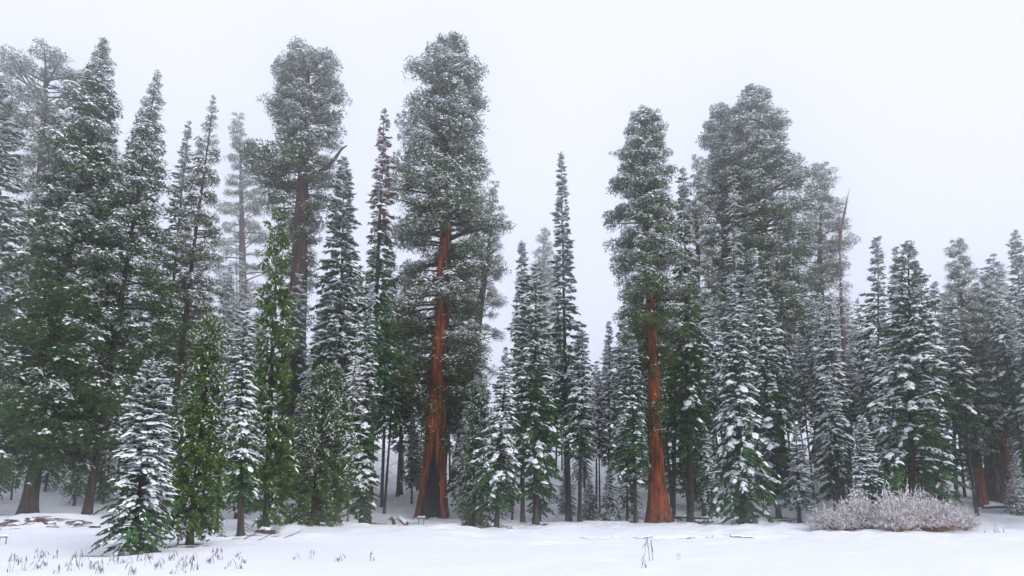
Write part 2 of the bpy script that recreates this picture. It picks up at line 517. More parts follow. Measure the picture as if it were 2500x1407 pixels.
    kites(leaf, np.repeat(ztop, 6, 0), np.stack([rng.normal(0, .12, 6), rng.normal(0, .12, 6), np.full(6, H * 0.02)], 1), rng.normal(0, 0.04, (6, 3)), np.zeros((6, 3)))
    return leaf, sn, wood

PROF = {
    'main': [(0, .55), (.12, .86), (.30, .98), (.47, 1.0), (.60, .86), (.72, .72), (.85, .62), (.94, .55), (1, .25)],
    'cone': [(0, .55), (.2, .95), (.4, 1.0), (.6, .82), (.8, .62), (.92, .42), (1, .12)],
    'club': [(0, .75), (.10, 1.0), (.25, .85), (.40, .66), (.55, .74), (.75, .98), (.9, .95), (1, .55)],
    'club2': [(0, .35), (.12, .45), (.25, .50), (.36, .95), (.46, 1.0), (.55, .66), (.65, .72), (.8, .98), (.92, .95), (1, .6)],
    'mush': [(0, .35), (.3, .5), (.5, .6), (.7, .95), (.88, 1.0), (1, .55)],
    'dome': [(0, .65), (.25, 1.0), (.5, .93), (.75, .68), (.9, .40), (1, .15)],
    'spire': [(0, .85), (.12, 1.0), (.3, .92), (.5, .72), (.7, .47), (.85, .26), (.95, .11), (1, .02)],
}

def clump_geo(seed, H, R, h0, lean, snow, prof, n, wood, wob=0.6, tuft=1.0, up_tilt=0.12, r0=1.0, gap=0.0, amp=1.35, many=0.6):
    """crown of rounded tufts carried on limbs: sequoias and old cedars"""
    rng = np.random.default_rng(seed)
    leaf, sn = Geo(), Geo()
    pu, pr = zip(*PROF[prof])
    n = int(n * many)
    u = np.clip(((np.arange(n) + rng.random(n)) / n) ** 0.95, 0, 0.995)
    az = np.arange(n) * 2.399963 + rng.normal(0, 0.5, n)
    lump = 1 + amp * fbm(np.cos(az) * 1.2 + seed, np.sin(az) * 1.2 + u * H * 0.10, seed, 3)
    L = 1.14 * R * np.interp(u, pu, pr) * lump * (0.72 + 0.34 * rng.random(n))
    z = h0 * H + u * H * (1 - h0)
    base = centreline(H, lean, z, wob, seed)
    out = np.stack([np.cos(az), np.sin(az), 0 * az], -1)
    if gap:           # few limbs on the meadow side low down: the trunk stays in view
        da = np.abs((az + math.pi / 2 + math.pi) % (2 * math.pi) - math.pi)
        L = np.where((da < 0.75) & (u < gap) & (rng.random(n) < 0.85), L * 0.12, L)
    a_ = up_tilt + rng.normal(0, 0.14, n) + 0.35 * u
    d_ = 0.30 * (1 - u) + rng.normal(0.05, 0.06, n)
    P = np.stack([on_branch(np.arange(n), np.full(n, s), L, base, out, a_, d_)[0] for s in (0, .35, .7, .95)], 1)
    br = np.clip(0.022 * L + 0.02, 0.03, 0.30)
    tubes(wood, P, np.stack([br, br * .8, br * .5, br * .2], 1), 4)
    rc0 = np.clip(R * 0.13, 0.42, 1.1)
    m = np.clip(np.ceil(L / (rc0 * (0.42 if many < 0.9 else 0.6))), 3, 18).astype(int)
    i = np.repeat(np.arange(n), m)
    inner = rng.random(len(i)) < 0.25                 # some foliage along the limb, most of it in a billow at its end
    s = np.where(inner, 0.25 + 0.5 * rng.random(len(i)), 0.84)
    c, t = on_branch(i, s, L, base, out, a_, d_)
    bil = rng.normal(0, 1, (len(i), 3)); bil = unit(bil) * (rng.random(len(i)) ** 0.4)[:, None]
    rl = np.clip(0.30 * L, 0.25, (0.26 * R + 0.5) * (0.7 if many > 0.9 else 1.0))[i] * np.where(inner, 0.45, 1.0)
    c = c + bil * rl[:, None] * np.array([1.0, 1.0, 0.62])
    lobe_up = bil[:, 2]
    rc = rc0 * (0.6 + 0.75 * rng.random(len(i))) * np.clip(0.30 + 1.9 * L[i] / R, 0.38, 1.0)
    per = int(46 * tuft)
    j = np.repeat(np.arange(len(i)), per)
    dr = rng.normal(0, 1, (len(j), 3)); dr[:, 2] = dr[:, 2] * 0.9 + 0.25
    dr = unit(dr)
    rr = rc[j] * (0.35 + 0.65 * rng.random(len(j)) ** 0.5)
    p = c[j] + dr * rr[:, None] * np.array([1, 1, 0.72])
    ax = unit(dr * 0.8 + rng.normal(0, 0.45, (len(j), 3)) + np.array([0, 0, 0.10]))
    ln = np.minimum(rc[j], 0.95) * (0.28 + 0.28 * rng.random(len(j))) / tuft ** 0.5
    w = unit(np.cross(ax, rng.normal(0, 1, (len(j), 3)))) * (ln * 0.24)[:, None]
    blades(leaf, p, ax * (ln * 1.1)[:, None], w)
    # snow on the tufts, extra towards the crown top partly standing in for fog
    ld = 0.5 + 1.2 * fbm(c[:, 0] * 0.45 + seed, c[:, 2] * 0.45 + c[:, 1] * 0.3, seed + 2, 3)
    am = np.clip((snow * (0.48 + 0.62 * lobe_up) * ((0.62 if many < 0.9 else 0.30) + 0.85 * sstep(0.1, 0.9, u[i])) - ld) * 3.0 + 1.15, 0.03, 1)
    rime_fog = sstep(0.35, 0.95, u[i])[j]  # rime on undersides up high, partly there to pale the tops like fog
    keep = (dr[:, 2] > -0.6 * rime_fog) & (rng.random(len(j)) < am[j] * (0.22 + 0.14 * rime_fog + 0.5 * dr[:, 2]))
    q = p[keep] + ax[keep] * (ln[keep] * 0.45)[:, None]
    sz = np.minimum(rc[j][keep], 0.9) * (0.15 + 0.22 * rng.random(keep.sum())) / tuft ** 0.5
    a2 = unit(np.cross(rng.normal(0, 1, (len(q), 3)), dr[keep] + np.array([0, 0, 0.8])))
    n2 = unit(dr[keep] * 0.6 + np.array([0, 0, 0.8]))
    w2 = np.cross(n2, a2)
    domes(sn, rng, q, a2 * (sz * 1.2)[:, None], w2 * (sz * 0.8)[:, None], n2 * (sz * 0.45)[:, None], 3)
    return leaf, sn

CAT = {'sequoia': ('giant_sequoia', 'sequoia'), 'cedar': ('incense_cedar', 'cedar'), 'fir': ('fir_tree', 'fir'), 'deadtree': ('dead_tree', 'dead tree')}

def plant(kind, x, y, label, group=None):
    nm, cat = CAT[kind]
    root = empty(nm, (x, y, float(ground_z(x, y)) - 0.12))
    return tag(root, label, cat, group)

SHARED = {}
def build_sequoia(seed, x, y, ztop, lean, R, h0, snow, o, label):
    root = plant('sequoia', x, y, label)
    H = ztop - root.location.z
    r0 = o['r0']
    hero = 'scar' in o
    wood = Geo()
    tr = Geo()
    big = r0 > 0.95 and o['n'] > 150
    A, Z, RR, c = trunk_geo(tr, H * (0.86 if o.get('share') else 0.985), r0, lean * (0.86 if o.get('share') else 1.0), seed, flare=o.get('flare', 0.6), fk=o.get('fk', 2.0), sides=110 if hero else 40, rings=90 if hero else 44,
                            top=0.10, flute=0.07, wob=1.0, taper=0.8)
    if hero:
        # burn scar: an inverted V of charred, hollowed wood on the meadow side of the foot
        v = tr.v[0]; f = tr.f[0]
        ang = np.arctan2(v[:, 1] - np.repeat(c[:, 1], 110), v[:, 0] - np.repeat(c[:, 0], 110))
        da = np.abs((ang + math.pi / 2 - 0.10 + 0.018 * np.maximum(v[:, 2] - 7, 0) + math.pi) % (2 * math.pi) - math.pi)
        zz = v[:, 2]
        half = np.interp(zz, [-1, 0, 3, 6.5, 8.2, 10, 13.5, 14.5], [.66, .66, .62, .48, .28, .17, .11, 0])
        half = half * (1 + 0.5 * fbm(zz * 0.9, ang * 3.0, 3, 3))
        inside = half - da
        depth = np.clip(inside / 0.25, 0, 1) * np.interp(zz, [-1, 3, 8, 14], [1.0, .8, .45, .2])
        cc = np.stack([np.repeat(c[:, 0], 110), np.repeat(c[:, 1], 110), zz], 1)
        v += unit(cc - v) * depth[:, None]
        fin = (inside[f] > 0).all(1)
        tr.f[0] = f[~fin]
        sg = Geo(); sg.add(v, f[fin])
    t = tr.build('trunk', M['bark_' + o['bark']], root)
    if hero:
        tag(sg.build('burn_scar', M['char'], t), 'black charred hollow at the foot of the trunk')
    share = o.get('share')
    if share and share in SHARED:                    # same growth form as an earlier sequoia: copy its crown, limbs and snow
        ps, Hp, Rp = SHARED[share]
        new = {}
        for src, par in (('limbs', None), ('crown', None), ('snow', 'crown')):
            c_ = ps[src].copy(); COL.objects.link(c_); new[src] = c_
            c_.parent = new[par] if par else root
        # the crown turns about its own axis first, then leans with the trunk
        for src in ('limbs', 'crown'):
            from_m = Matrix.Rotation(math.atan2(lean, H), 4, 'Y') @ Matrix.Rotation(seed * 1.7, 4, 'Z') @ Matrix.Diagonal((R / Rp, R / Rp, H / Hp, 1))
            new[src].matrix_basis = from_m
        return root
    leaf, sn = clump_geo(seed + 1, H, R, h0, 0.0 if share else lean, snow, o['prof'], o['n'], wood, wob=1.0, r0=r0, gap=o.get('gap', 0.0), many=o.get('many', 0.62), tuft=o.get('tuft', 1.0), up_tilt=-0.02 if o['prof'] == 'main' else 0.1)
    rng = np.random.default_rng(seed + 5)
    if big:           # odd tufts sprouting from the bare trunk below the crown
        k = 26
        zc = H * (h0 * 0.55 + h0 * 0.5 * rng.random(k)); az = rng.random(k) * 7
        cl = centreline(H, lean, zc, 1.0, seed)
        ctr = cl + np.stack([np.cos(az), np.sin(az), 0 * az], 1) * (r0 * 0.9 + 0.5 * rng.random(k))[:, None]
        j = np.repeat(np.arange(k), 60)
        dr = unit(rng.normal(0, 1, (len(j), 3)))
        pp = ctr[j] + dr * (rng.random(len(j)) ** 0.5)[:, None] * 1.1
        kites(leaf, pp, dr * 0.42, unit(np.cross(dr, rng.normal(0, 1, dr.shape))) * 0.13, np.zeros_like(pp))
        up = dr[:, 2] > 0.45
        e = np.zeros_like(pp[up]); e[:, 0] = 0.16; f2 = np.zeros_like(e); f2[:, 1] = 0.14; g2 = np.zeros_like(e); g2[:, 2] = 0.09
        kk = rng.random(len(e)) < 0.35
        domes(sn, rng, (pp[up] + dr[up] * 0.3)[kk], e[kk], f2[kk], g2[kk])
    if o.get('limb'):
        b = centreline(H, lean, np.array([H * 0.70]), 1.0, seed)[0]
        pts = b + np.array([[0, 0, 0], [2.6, -1, .2], [5.2, -2, 1.2], [7.0, -2.4, 3.0], [8.2, -2.4, 5.2], [9.3, -2.4, 6.0]])
        tubes(wood, pts[None], np.array([[.55, .5, .42, .34, .26, .12]]), 8)
        # the thick foliage-laden arm on the other side
        for (hz, ll) in ((0.735, 13.5), (0.69, 11.0)):
            b = centreline(H, lean, np.array([H * hz]), 1.0, seed)[0]
            pts = b + np.array([[0, 0, 0], [-.3 * ll, 0, -.4], [-.6 * ll, -.5, .8], [-ll, -.8, 2.4]])
            tubes(wood, pts[None], np.array([[.6, .5, .4, .12]]), 8)
            k = 46
            s = 0.35 + 0.68 * rng.random(k)
            ctr = np.stack([b[0] - ll * s, b[1] + rng.normal(0, 1.2, k), b[2] + np.interp(s, [0, .3, .6, 1], [0, -.4, .8, 2.4]) + rng.normal(0, 1.3, k) + .8], 1)
            j = np.repeat(np.arange(k), 40)
            dr = unit(rng.normal(0, 1, (len(j), 3)) + [0, 0, .2])
            pp = ctr[j] + dr * (rng.random(len(j)) ** .5)[:, None] * 1.0
            kites(leaf, pp, dr * .5, unit(np.cross(dr, rng.normal(0, 1, dr.shape))) * .15, np.zeros_like(pp))
            up = (dr[:, 2] > .2) & (rng.random(len(j)) < .35)
            e = np.zeros_like(pp[up]); e[:, 0] = .26; f2 = np.zeros_like(e); f2[:, 1] = .2; g2 = np.zeros_like(e); g2[:, 2] = .13
            domes(sn, rng, pp[up] + dr[up] * .35, e, f2, g2)
    lb = tag(wood.build('limbs', M['bark_dark'], root), kind='stuff')
    cr = leaf.build('crown', M['sequoia'], root, smooth=False)
    so = tag(sn.build('snow', M['snow'], cr), kind='stuff')
    if share:
        SHARED[share] = (dict(limbs=lb, crown=cr, snow=so), H, R)
        for q in (lb, cr):
            q.matrix_basis = Matrix.Rotation(math.atan2(lean, H), 4, 'Y')
    return root

def build_conifer(kind, seed, x, y, ztop, lean, R, h0, snow, o, label, group=None):
    root = plant(kind, x, y, label, group)
    H = ztop - root.location.z
    cedar = kind == 'cedar'
    if o.get('clump'):
        wood = Geo()
        trunk_geo(wood, H, o['r0'], lean, seed, flare=0.9, sides=20, rings=46, wob=0.5, flute=0.06)
        leaf, sn = clump_geo(seed, H, R, h0, lean, snow, o['prof'], o['n'], wood, wob=0.5, up_tilt=-0.05, amp=0.9, many=1.0, tuft=0.85)
    else:
        leaf, sn, wood = fir_geo(seed, H, R * 1.12, h0, o['r0'], snow, lean, o.get('ragged', 0.30), bool(o.get('hero')), o.get('detail', 1.0), cedar)
    wood.build('trunk', M['bark_dark'] if H > 12 else M['bark_grey'], root)
    mat = M['cedar_' + o['tint']] if cedar else M['fir']
    cr = leaf.build('crown', mat, root, smooth=False)
    if o.get('brown'):
        me = cr.data
        me.materials.append(M['fir_brown'])
        zc = np.empty(len(me.polygons) * 3, np.float32); me.polygons.foreach_get('center', zc)
        zc = zc[2::3] / H
        rnd = np.random.default_rng(4).random(len(zc))
        me.polygons.foreach_set('material_index', ((zc > 0.62) & (rnd < sstep(0.60, 0.72, zc))).astype(np.int32))
    tag(sn.build('snow', M['snow'], cr), kind='stuff')
    return root

def build_dead(seed, x, y, ztop, lean, R, h0, snow, o, label):
    root = plant('deadtree', x, y, label)
    H = ztop - root.location.z
    rng = np.random.default_rng(seed)
    wood, sn = Geo(), Geo()
    crook = o.get('crook')
    Ht = H * 0.8 if crook else H
    trunk_geo(wood, Ht, o['r0'], lean * (0.5 if crook else 1), seed, flare=0.4, sides=10, rings=30, wob=1.4 if crook else 0.8, top=0.3 if crook else 0.05)
    if crook:
        b = centreline(Ht, lean * 0.5, np.array([Ht]), 1.4, seed)[0]
        h = H - Ht
        for dx, hh, r in ((3.2, h * 1.0, 0.26), (2.4, h * 0.72, 0.18), (0.6, h * 0.45, 0.14)):
            pts = b + np.array([[0, 0, -0.6], [dx * .2, 0, hh * .25], [dx * .55, .1, hh * .6], [dx, .1, hh]])
            tubes(wood, pts[None], np.array([[r, r * .9, r * .6, 0.02]]), 6)
    nb = o['nb']
    u = np.sort(rng.random(nb)) * 0.96
    az = np.arange(nb) * 2.4 + rng.normal(0, .4, nb)
    L = R * (0.35 + 0.75 * (1 - u)) * (0.6 + 0.6 * rng.random(nb))
    z = Ht * (h0 + (1 - h0) * u)
    b = centreline(Ht, lean * (0.5 if crook else 1), z, 1.4 if crook else 0.8, seed)
    o_ = np.stack([np.cos(az), np.sin(az), 0 * az], 1)
    k = 7
    s = np.linspace(0, 1, k)
    curl = rng.normal(0, .25, nb)
    dr = rng.uniform(.35, .95, nb)
    P = b[:, None] + o_[:, None] * (L[:, None] * s)[..., None]
    sidev = np.cross(o_, [0, 0, 1.0])
    P = P + sidev[:, None] * (L * curl)[:, None, None] * (s ** 2)[None, :, None]
    P[..., 2] += L[:, None] * (0.35 * s - dr[:, None] * s ** 2 + 0.25 * rng.random((nb, 1)) * s ** 4)
    r = np.clip(0.014 * L + 0.018, 0.02, 0.08)[:, None] * (1 - 0.8 * s)
    tubes(wood, P, r, 4)
    snb = rng.random(nb) < snow
    tubes(sn, P[snb][:, 1:] + np.array([0, 0, .035]), r[snb][:, 1:] * 0.6 + 0.045, 4)
    # side twigs
    m = 5
    i = np.repeat(np.arange(nb), m); q = rng.integers(1, k - 1, nb * m)
    p = P[i, q]; d = unit(o_[i] * .5 + sidev[i] * rng.choice([-1, 1], nb * m)[:, None] + np.array([0, 0, -.3]) + rng.normal(0, .25, (nb * m, 3)))
    l = (L[i] * (.15 + .25 * rng.random(nb * m)))[:, None]
    T = np.stack([p, p + d * l * .55, p + d * l - np.array([0, 0, .12]) * l], 1)
    rr = np.tile(np.array([.018, .013, .006]), (nb * m, 1))
    tubes(wood, T, rr, 3)
    ts = rng.random(nb * m) < snow * .9
    tubes(sn, T[ts] + np.array([0, 0, .025]), rr[ts] + .028, 3)
    wd = wood.build('trunk', M['deadwood'], root)
    tag(sn.build('snow', M['snow'], wd), kind='stuff')
    return root

TREES = [
    ('sequoia', -79.95, 205, 130.0, -10.83, 8.31, 0.1, 0.5, {'r0': 2.0, 'prof': 'dome', 'n': 200, 'bark': 'brown', 'share': 'b'},
     'faint sequoia almost lost in fog beside the broken-topped sequoia'),
    ('sequoia', 76.59, 170, 92.9, 7.24, 8.51, 0.2, 0.5, {'r0': 1.7, 'prof': 'dome', 'n': 230, 'bark': 'brown', 'share': 'a'},
     'hazy sequoia with a blunt lumpy top behind the crooked dead snag'),
    ('sequoia', -12.61, 110, 84.8, 1.97, 9.63, 0.22, 0.62, {'r0': 1.78, 'flare': 0.62, 'fk': 3.6, 'prof': 'main', 'scar': 1, 'gap': 0.42, 'many': 0.75, 'n': 360, 'bark': 'red', 'rng': 3},
     'giant sequoia with a black burn scar at the foot of its red trunk'),
    ('sequoia', 19.89, 95, 62.1, 0.37, 5.36, 0.36, 0.62, {'r0': 1.02, 'flare': 1.2, 'fk': 3.4, 'prof': 'cone', 'gap': 0.12, 'many': 0.8, 'n': 250, 'bark': 'red'},
     'straight red-barked sequoia with an unburnt flared base and a narrow crown'),
    ('sequoia', -41.92, 130, 95.9, -1.95, 6.93, 0.4, 0.6, {'r0': 2.5, 'flare': 0.6, 'fk': 2.5, 'prof': 'club2', 'gap': 0.5, 'n': 330, 'bark': 'brown', 'limb': 1, 'tuft': 0.75},
     'tall sequoia with a bulky broken-topped crown and one bare dead limb'),
    ('sequoia', -104.73, 150, 109.1, -10.78, 9.91, 0.5, 0.5, {'r0': 2.8, 'prof': 'mush', 'n': 170, 'bark': 'brown', 'tuft': 0.6},
     'fog-veiled sequoia with a wide mushroom crown behind the big cedar'),
    ('sequoia', 10.38, 230, 98.7, 1.42, 6.00, 0.1, 0.5, {'r0': 1.6, 'prof': 'dome', 'n': 140, 'bark': 'brown', 'share': 'a'},
     'faint grey sequoia in the fog behind the tall spire-like fir'),
    ('sequoia', 53.52, 140, 95.4, 2.09, 9.20, 0.36, 0.62, {'r0': 2.0, 'prof': 'dome', 'many': 0.8, 'n': 300, 'bark': 'brown', 'tuft': 0.75},
     'broad pointed sequoia, the taller of two crowns that touch'),
    ('sequoia', 48.31, 150, 97.8, 2.96, 7.57, 0.4, 0.6, {'r0': 2.0, 'prof': 'dome', 'many': 0.8, 'n': 210, 'bark': 'brown', 'tuft': 0.7},
     'round-topped sequoia, the lower of two crowns that touch'),
    ('sequoia', 34.44, 128, 72.5, 3.38, 4.63, 0.3, 0.6, {'r0': 1.3, 'prof': 'cone', 'n': 190, 'bark': 'brown', 'share': 'b'},
     'dark-trunked sequoia filling the gap beside the round-topped sequoia'),
    ('sequoia', -10.55, 132, 69.1, 7.28, 4.27, 0.42, 0.6, {'r0': 1.5, 'prof': 'dome', 'n': 110, 'bark': 'brown', 'share': 'b'},
     'dull brown sequoia standing close behind the burn-scarred sequoia'),
    ('sequoia', 79.85, 118, 49.9, 1.93, 4.20, 0.22, 0.6, {'r0': 0.78, 'prof': 'dome', 'n': 200, 'bark': 'red', 'share': 'a'},
     'slim leaning sequoia, its red trunk touching the wide fir'),
    ('sequoia', 85.27, 123, 46.5, 3.40, 3.91, 0.24, 0.6, {'r0': 1.1, 'prof': 'dome', 'n': 150, 'bark': 'brown', 'share': 'b'},
     'middle sequoia of the three red trunks by the log rail'),
    ('sequoia', 85.79, 120, 42.6, 3.13, 3.52, 0.24, 0.6, {'r0': 0.92, 'prof': 'dome', 'n': 140, 'bark': 'red', 'share': 'a'},
     'leaning sequoia with bright red trunk, last of three by the log rail'),
    ('sequoia', 144.51, 200, 75.7, 6.54, 5.43, 0.3, 0.5, {'r0': 1.3, 'prof': 'dome', 'n': 140, 'bark': 'brown', 'share': 'b'},
     'pale fog-dimmed sequoia crown beyond the three red trunks'),
    ('cedar', -55.66, 80, 63.2, 1.35, 7.35, 0.1, 0.66, {'r0': 0.8, 'clump': 1, 'n': 330, 'prof': 'spire', 'tint': 'dark'},
     'huge dark cedar with flared brown base and lowest boughs near the ground'),
    ('cedar', -50.05, 82, 59.9, 2.17, 5.79, 0.14, 0.66, {'r0': 0.5, 'clump': 1, 'n': 210, 'prof': 'spire', 'tint': 'dark'},
     'tall dark cedar with a bare grey trunk and black-stained foot'),
    ('cedar', -49.32, 98, 66.8, 1.40, 4.93, 0.16, 0.52, {'r0': 0.6, 'clump': 1, 'n': 170, 'prof': 'spire', 'tint': 'olive'},
     'slender olive cedar with a sharp top and a leaning brown trunk'),
    ('fir', -61.07, 118, 74.3, -0.68, 3.25, 0.35, 0.6, {'r0': 0.5},
     'thin greyish fir squeezed behind the slender olive cedar'),
    ('fir', -74.63, 100, 71.4, -9.61, 4.66, 0.1, 0.7, {'r0': 0.6},
     'snow-laden fir cut by the edge beside the fog-veiled sequoia'),
    ('fir', -23.11, 43, 11.8, -0.01, 2.11, 0.03, 0.85, {'r0': 0.17, 'hero': 1, 'detail': 1.3},
     'young fir loaded with thick snow pads at the meadow edge'),
    ('cedar', -21.57, 47, 16.0, 0.16, 2.15, 0.04, 0.62, {'r0': 0.24, 'tint': 'bright', 'rng': 5},
     'bright green columnar cedar at the meadow edge beside the snow-loaded young fir'),
    ('fir', -23.98, 62, 21.5, -1.59, 1.88, 0.16, 0.75, {'r0': 0.3},
     'snowy fir with bare lower stem between two bright green cedars'),
    ('cedar', -23.94, 68, 33.8, -1.00, 2.43, 0.03, 0.5, {'r0': 0.36, 'tint': 'bright', 'rng': 8},
     'tall bright green cedar with a pointed top and little snow'),
    ('fir', -27.86, 66, 20.1, -0.46, 1.27, 0.3, 0.5, {'r0': 0.17},
     'thin-stemmed fir tucked behind the bright green columnar cedar'),
    ('fir', -26.25, 104, 59.1, -1.59, 4.53, 0.12, 0.7, {'r0': 0.55},
     'tall snowy fir with a dark visible stem beside the broken-topped sequoia'),
    ('fir', -19.47, 93, 61.2, 0.12, 3.03, 0.3, 0.5, {'r0': 0.55, 'brown': 1, 'ragged': 0.45},
     'tall thin fir with a rust-brown dying top'),
    ('cedar', -21.14, 74, 17.5, 0.69, 3.73, 0.01, 1.05, {'r0': 0.4, 'tint': 'bright'},
     'wide low cedar plastered with snow, its curved stem near the ground'),
    ('fir', -18.55, 86, 31.4, -0.00, 2.51, 0.05, 0.62, {'r0': 0.35},
     'dense green fir behind the bare snow-edged sapling'),
    ('deadtree', -19.78, 84, 26.9, -0.06, 2.03, 0.18, 0.9, {'r0': 0.14, 'nb': 70},
     'bare dead sapling with snow along its curved twigs'),
    ('cedar', -4.62, 83, 17.4, 0.31, 2.48, 0.02, 0.8, {'r0': 0.26, 'tint': 'bright'},
     'young cedar speckled with snow at the foot of the burn-scarred sequoia'),
    ('fir', -1.80, 81, 21.4, 1.10, 2.73, 0.14, 0.9, {'r0': 0.3},
     'fir with long drooping snow-tipped boughs beside the young speckled cedar'),
    ('fir', 2.99, 88, 34.5, 0.24, 4.19, 0.12, 0.72, {'r0': 0.42},
     'broad deep green fir with snow-edged tiers and a bare grey foot'),
    ('fir', 1.51, 99, 42.5, 0.01, 2.79, 0.25, 0.72, {'r0': 0.36},
     'narrow fir rising just behind the broad deep green fir'),
    ('fir', 8.43, 104, 60.0, -0.29, 2.72, 0.22, 0.6, {'r0': 0.45, 'ragged': 0.3},
     'tall spire-like fir alone against the fog'),
    ('fir', 9.33, 97, 27.8, 1.16, 2.58, 0.33, 0.8, {'r0': 0.3},
     'snowy fir on a long bare leaning pole of a trunk'),
    ('fir', 13.82, 99, 8.6, 0.37, 1.76, 0.03, 0.75, {'r0': 0.1},
     'small snow-dusted fir standing alone on open snow'),
    ('fir', 17.36, 124, 36.3, 1.03, 2.71, 0.2, 0.8, {'r0': 0.3},
     'white-frosted fir at the bright gap in the woods'),
    ('fir', 16.47, 93, 26.2, 0.39, 2.69, 0.2, 0.55, {'r0': 0.28, 'ragged': 0.4},
     'dull green fir leaning towards the straight red-barked sequoia'),
    ('fir', 25.58, 100, 55.3, 1.77, 2.85, 0.18, 0.6, {'r0': 0.5},
     'dark fir pressed against the straight red-barked sequoia'),
    ('fir', 24.12, 104, 35.3, 2.15, 2.78, 0.12, 0.3, {'r0': 0.3},
     'snow-free green fir half hidden behind the straight red-barked sequoia'),
    ('fir', 29.81, 90, 33.8, 0.68, 4.06, 0.03, 0.8, {'r0': 0.5},
     'heavy snow-clotted fir with skirts down to a ring of brown needles'),
    ('deadtree', 34.90, 108, 60.0, 3.28, 2.28, 0.45, 0.9, {'r0': 0.38, 'nb': 110},
     'tall grey snag with curly snow-covered twigs before the touching crowns'),
    ('fir', 40.59, 106, 44.0, -0.99, 3.12, 0.05, 0.6, {'r0': 0.4},
     'dark fir leaning over the snow-clotted fir'),
    ('fir', 41.60, 101, 14.0, 0.58, 2.16, 0.16, 0.85, {'r0': 0.3},
     'short stubby snow-covered fir with a thick bare stem'),
    ('fir', 51.22, 110, 36.5, 2.34, 3.88, 0.1, 0.85, {'r0': 0.4},
     'snow-caked fir below the crooked dead snag'),
    ('deadtree', 59.63, 122, 62.6, 4.75, 4.54, 0.3, 0.9, {'r0': 0.55, 'nb': 120, 'crook': 1},
     'crooked dead snag with a bent split top and long drooping snowy limbs'),
    ('fir', 38.35, 76, 12.4, 0.94, 2.35, 0.03, 0.8, {'r0': 0.14, 'hero': 1, 'detail': 1.2},
     'small pyramid fir dotted with snow lumps behind the frosted shrubs'),
    ('fir', 53.33, 93, 40.1, 4.31, 6.15, 0.04, 0.68, {'r0': 0.6},
     'wide green fir with sweeping snow-edged boughs behind the frosted shrubs'),
    ('fir', 59.30, 112, 48.4, 4.48, 3.16, 0.1, 0.75, {'r0': 0.4},
     'pointed hazy fir between the crooked snag and the wide green fir'),
    ('fir', 74.42, 134, 55.0, 5.55, 2.64, 0.2, 0.7, {'r0': 0.35},
     'small-topped fir peeping over the pointed hazy fir'),
    ('fir', 102.86, 138, 60.4, 5.97, 3.75, 0.15, 0.7, {'r0': 0.5},
     'tall hazy fir cut by the edge beyond the three red trunks'),
    ('fir', 71.06, 116, 41.3, 4.43, 3.54, 0.1, 0.7, {'r0': 0.35},
     'hazy fir filling the gap behind the wide green fir'),
    ('fir', 79.47, 124, 39.9, 3.51, 3.47, 0.12, 0.7, {'r0': 0.35},
     'dim fir between the wide green fir and the slim leaning sequoia'),
    ('fir', 84.67, 112, 43.7, 4.19, 4.11, 0.08, 0.65, {'r0': 0.4},
     'dark fir reaching out of frame behind the last red trunk'),
    ('fir', 106.07, 150, 59.5, 6.09, 4.25, 0.2, 0.7, {'r0': 0.45},
     'misty fir rising behind the middle red trunk'),
    ('fir', 79.81, 110, 10.7, 1.22, 1.70, 0.04, 0.8, {'r0': 0.12},
     'little snowy fir beside the last red trunk'),
    ('fir', 89.50, 127, 10.1, 0.73, 1.36, 0.04, 0.8, {'r0': 0.1},
     'little snowy fir between two of the red trunks'),
    ('fir', -27.46, 84, 6.7, -0.36, 1.29, 0.04, 0.85, {'r0': 0.08},
     'knee-high snowy fir seedling near the broken-topped sequoia'),
    ('fir', -24.85, 60, 1.0, -0.09, 0.49, 0.05, 0.6, {'r0': 0.03},
     'tiny fir seedling in the snow near the tall bright green cedar'),
    ('fir', 8.57, 112, 8.9, 0.26, 1.59, 0.04, 0.7, {'r0': 0.1},
     'low bushy fir under the tall spire-like fir'),
    ('fir', 11.49, 103, 6.6, -0.04, 1.46, 0.04, 0.6, {'r0': 0.1},
     'low bushy green fir beside the long bare leaning pole'),
    ('fir', 29.45, 100, 9.7, 0.35, 1.19, 0.06, 0.3, {'r0': 0.12},
     'thin dark young fir left of a ring of brown needles'),
    ('fir', -20.44, 128, 28.0, -1.18, 2.62, 0.35, 0.7, {'r0': 0.3},
     'pole-stemmed fir on the slope beside the burn-scarred sequoia'),
    ('fir', -17.34, 120, 18.3, -0.25, 2.01, 0.2, 0.7, {'r0': 0.18},
     'thin young fir on the slope beside the burn-scarred sequoia'),
    ('deadtree', -23.62, 150, 52.6, -3.34, 4.41, 0.3, 0.95, {'r0': 0.35, 'nb': 120},
     'grey snow-furred dead tree behind the burn-scarred sequoia'),
    ('deadtree', -63.84, 160, 65.5, -4.75, 4.93, 0.3, 0.95, {'r0': 0.35, 'nb': 120},
     'grey snow-furred dead tree behind the two bright green cedars'),
]

for idx, (kind, x, y, zt, lean, R, h0, snow, o, label) in enumerate(TREES):
    seed = 11 + idx * 17 + o.get('rng', 0)
    if kind == 'sequoia':
        build_sequoia(seed, x, y, zt, lean, R, h0, snow, o, label)
    elif kind == 'deadtree':
        build_dead(seed, x, y, zt, lean, R, h0, snow, o, label)
    else:
        build_conifer(kind, seed, x, y, zt, lean, R, h0, snow, o, label)

# ------------------------------------------------------------------ the woods behind: many slender firs, copies of a few
def copy_tree(root, loc, rz, sc, label, group):
    r = root.copy(); COL.objects.link(r)
    r.location = loc; r.rotation_euler = (math.sin(rz * 9) * .035, math.cos(rz * 7) * .04, rz); r.scale = (sc[0], sc[0], sc[1])
    r['label'] = label; r['group'] = group
    for ch in root.children:
        c = ch.copy(); COL.objects.link(c); c.parent = r
        for g in ch.children:
            d = g.copy(); COL.objects.link(d); d.parent = c
    return r

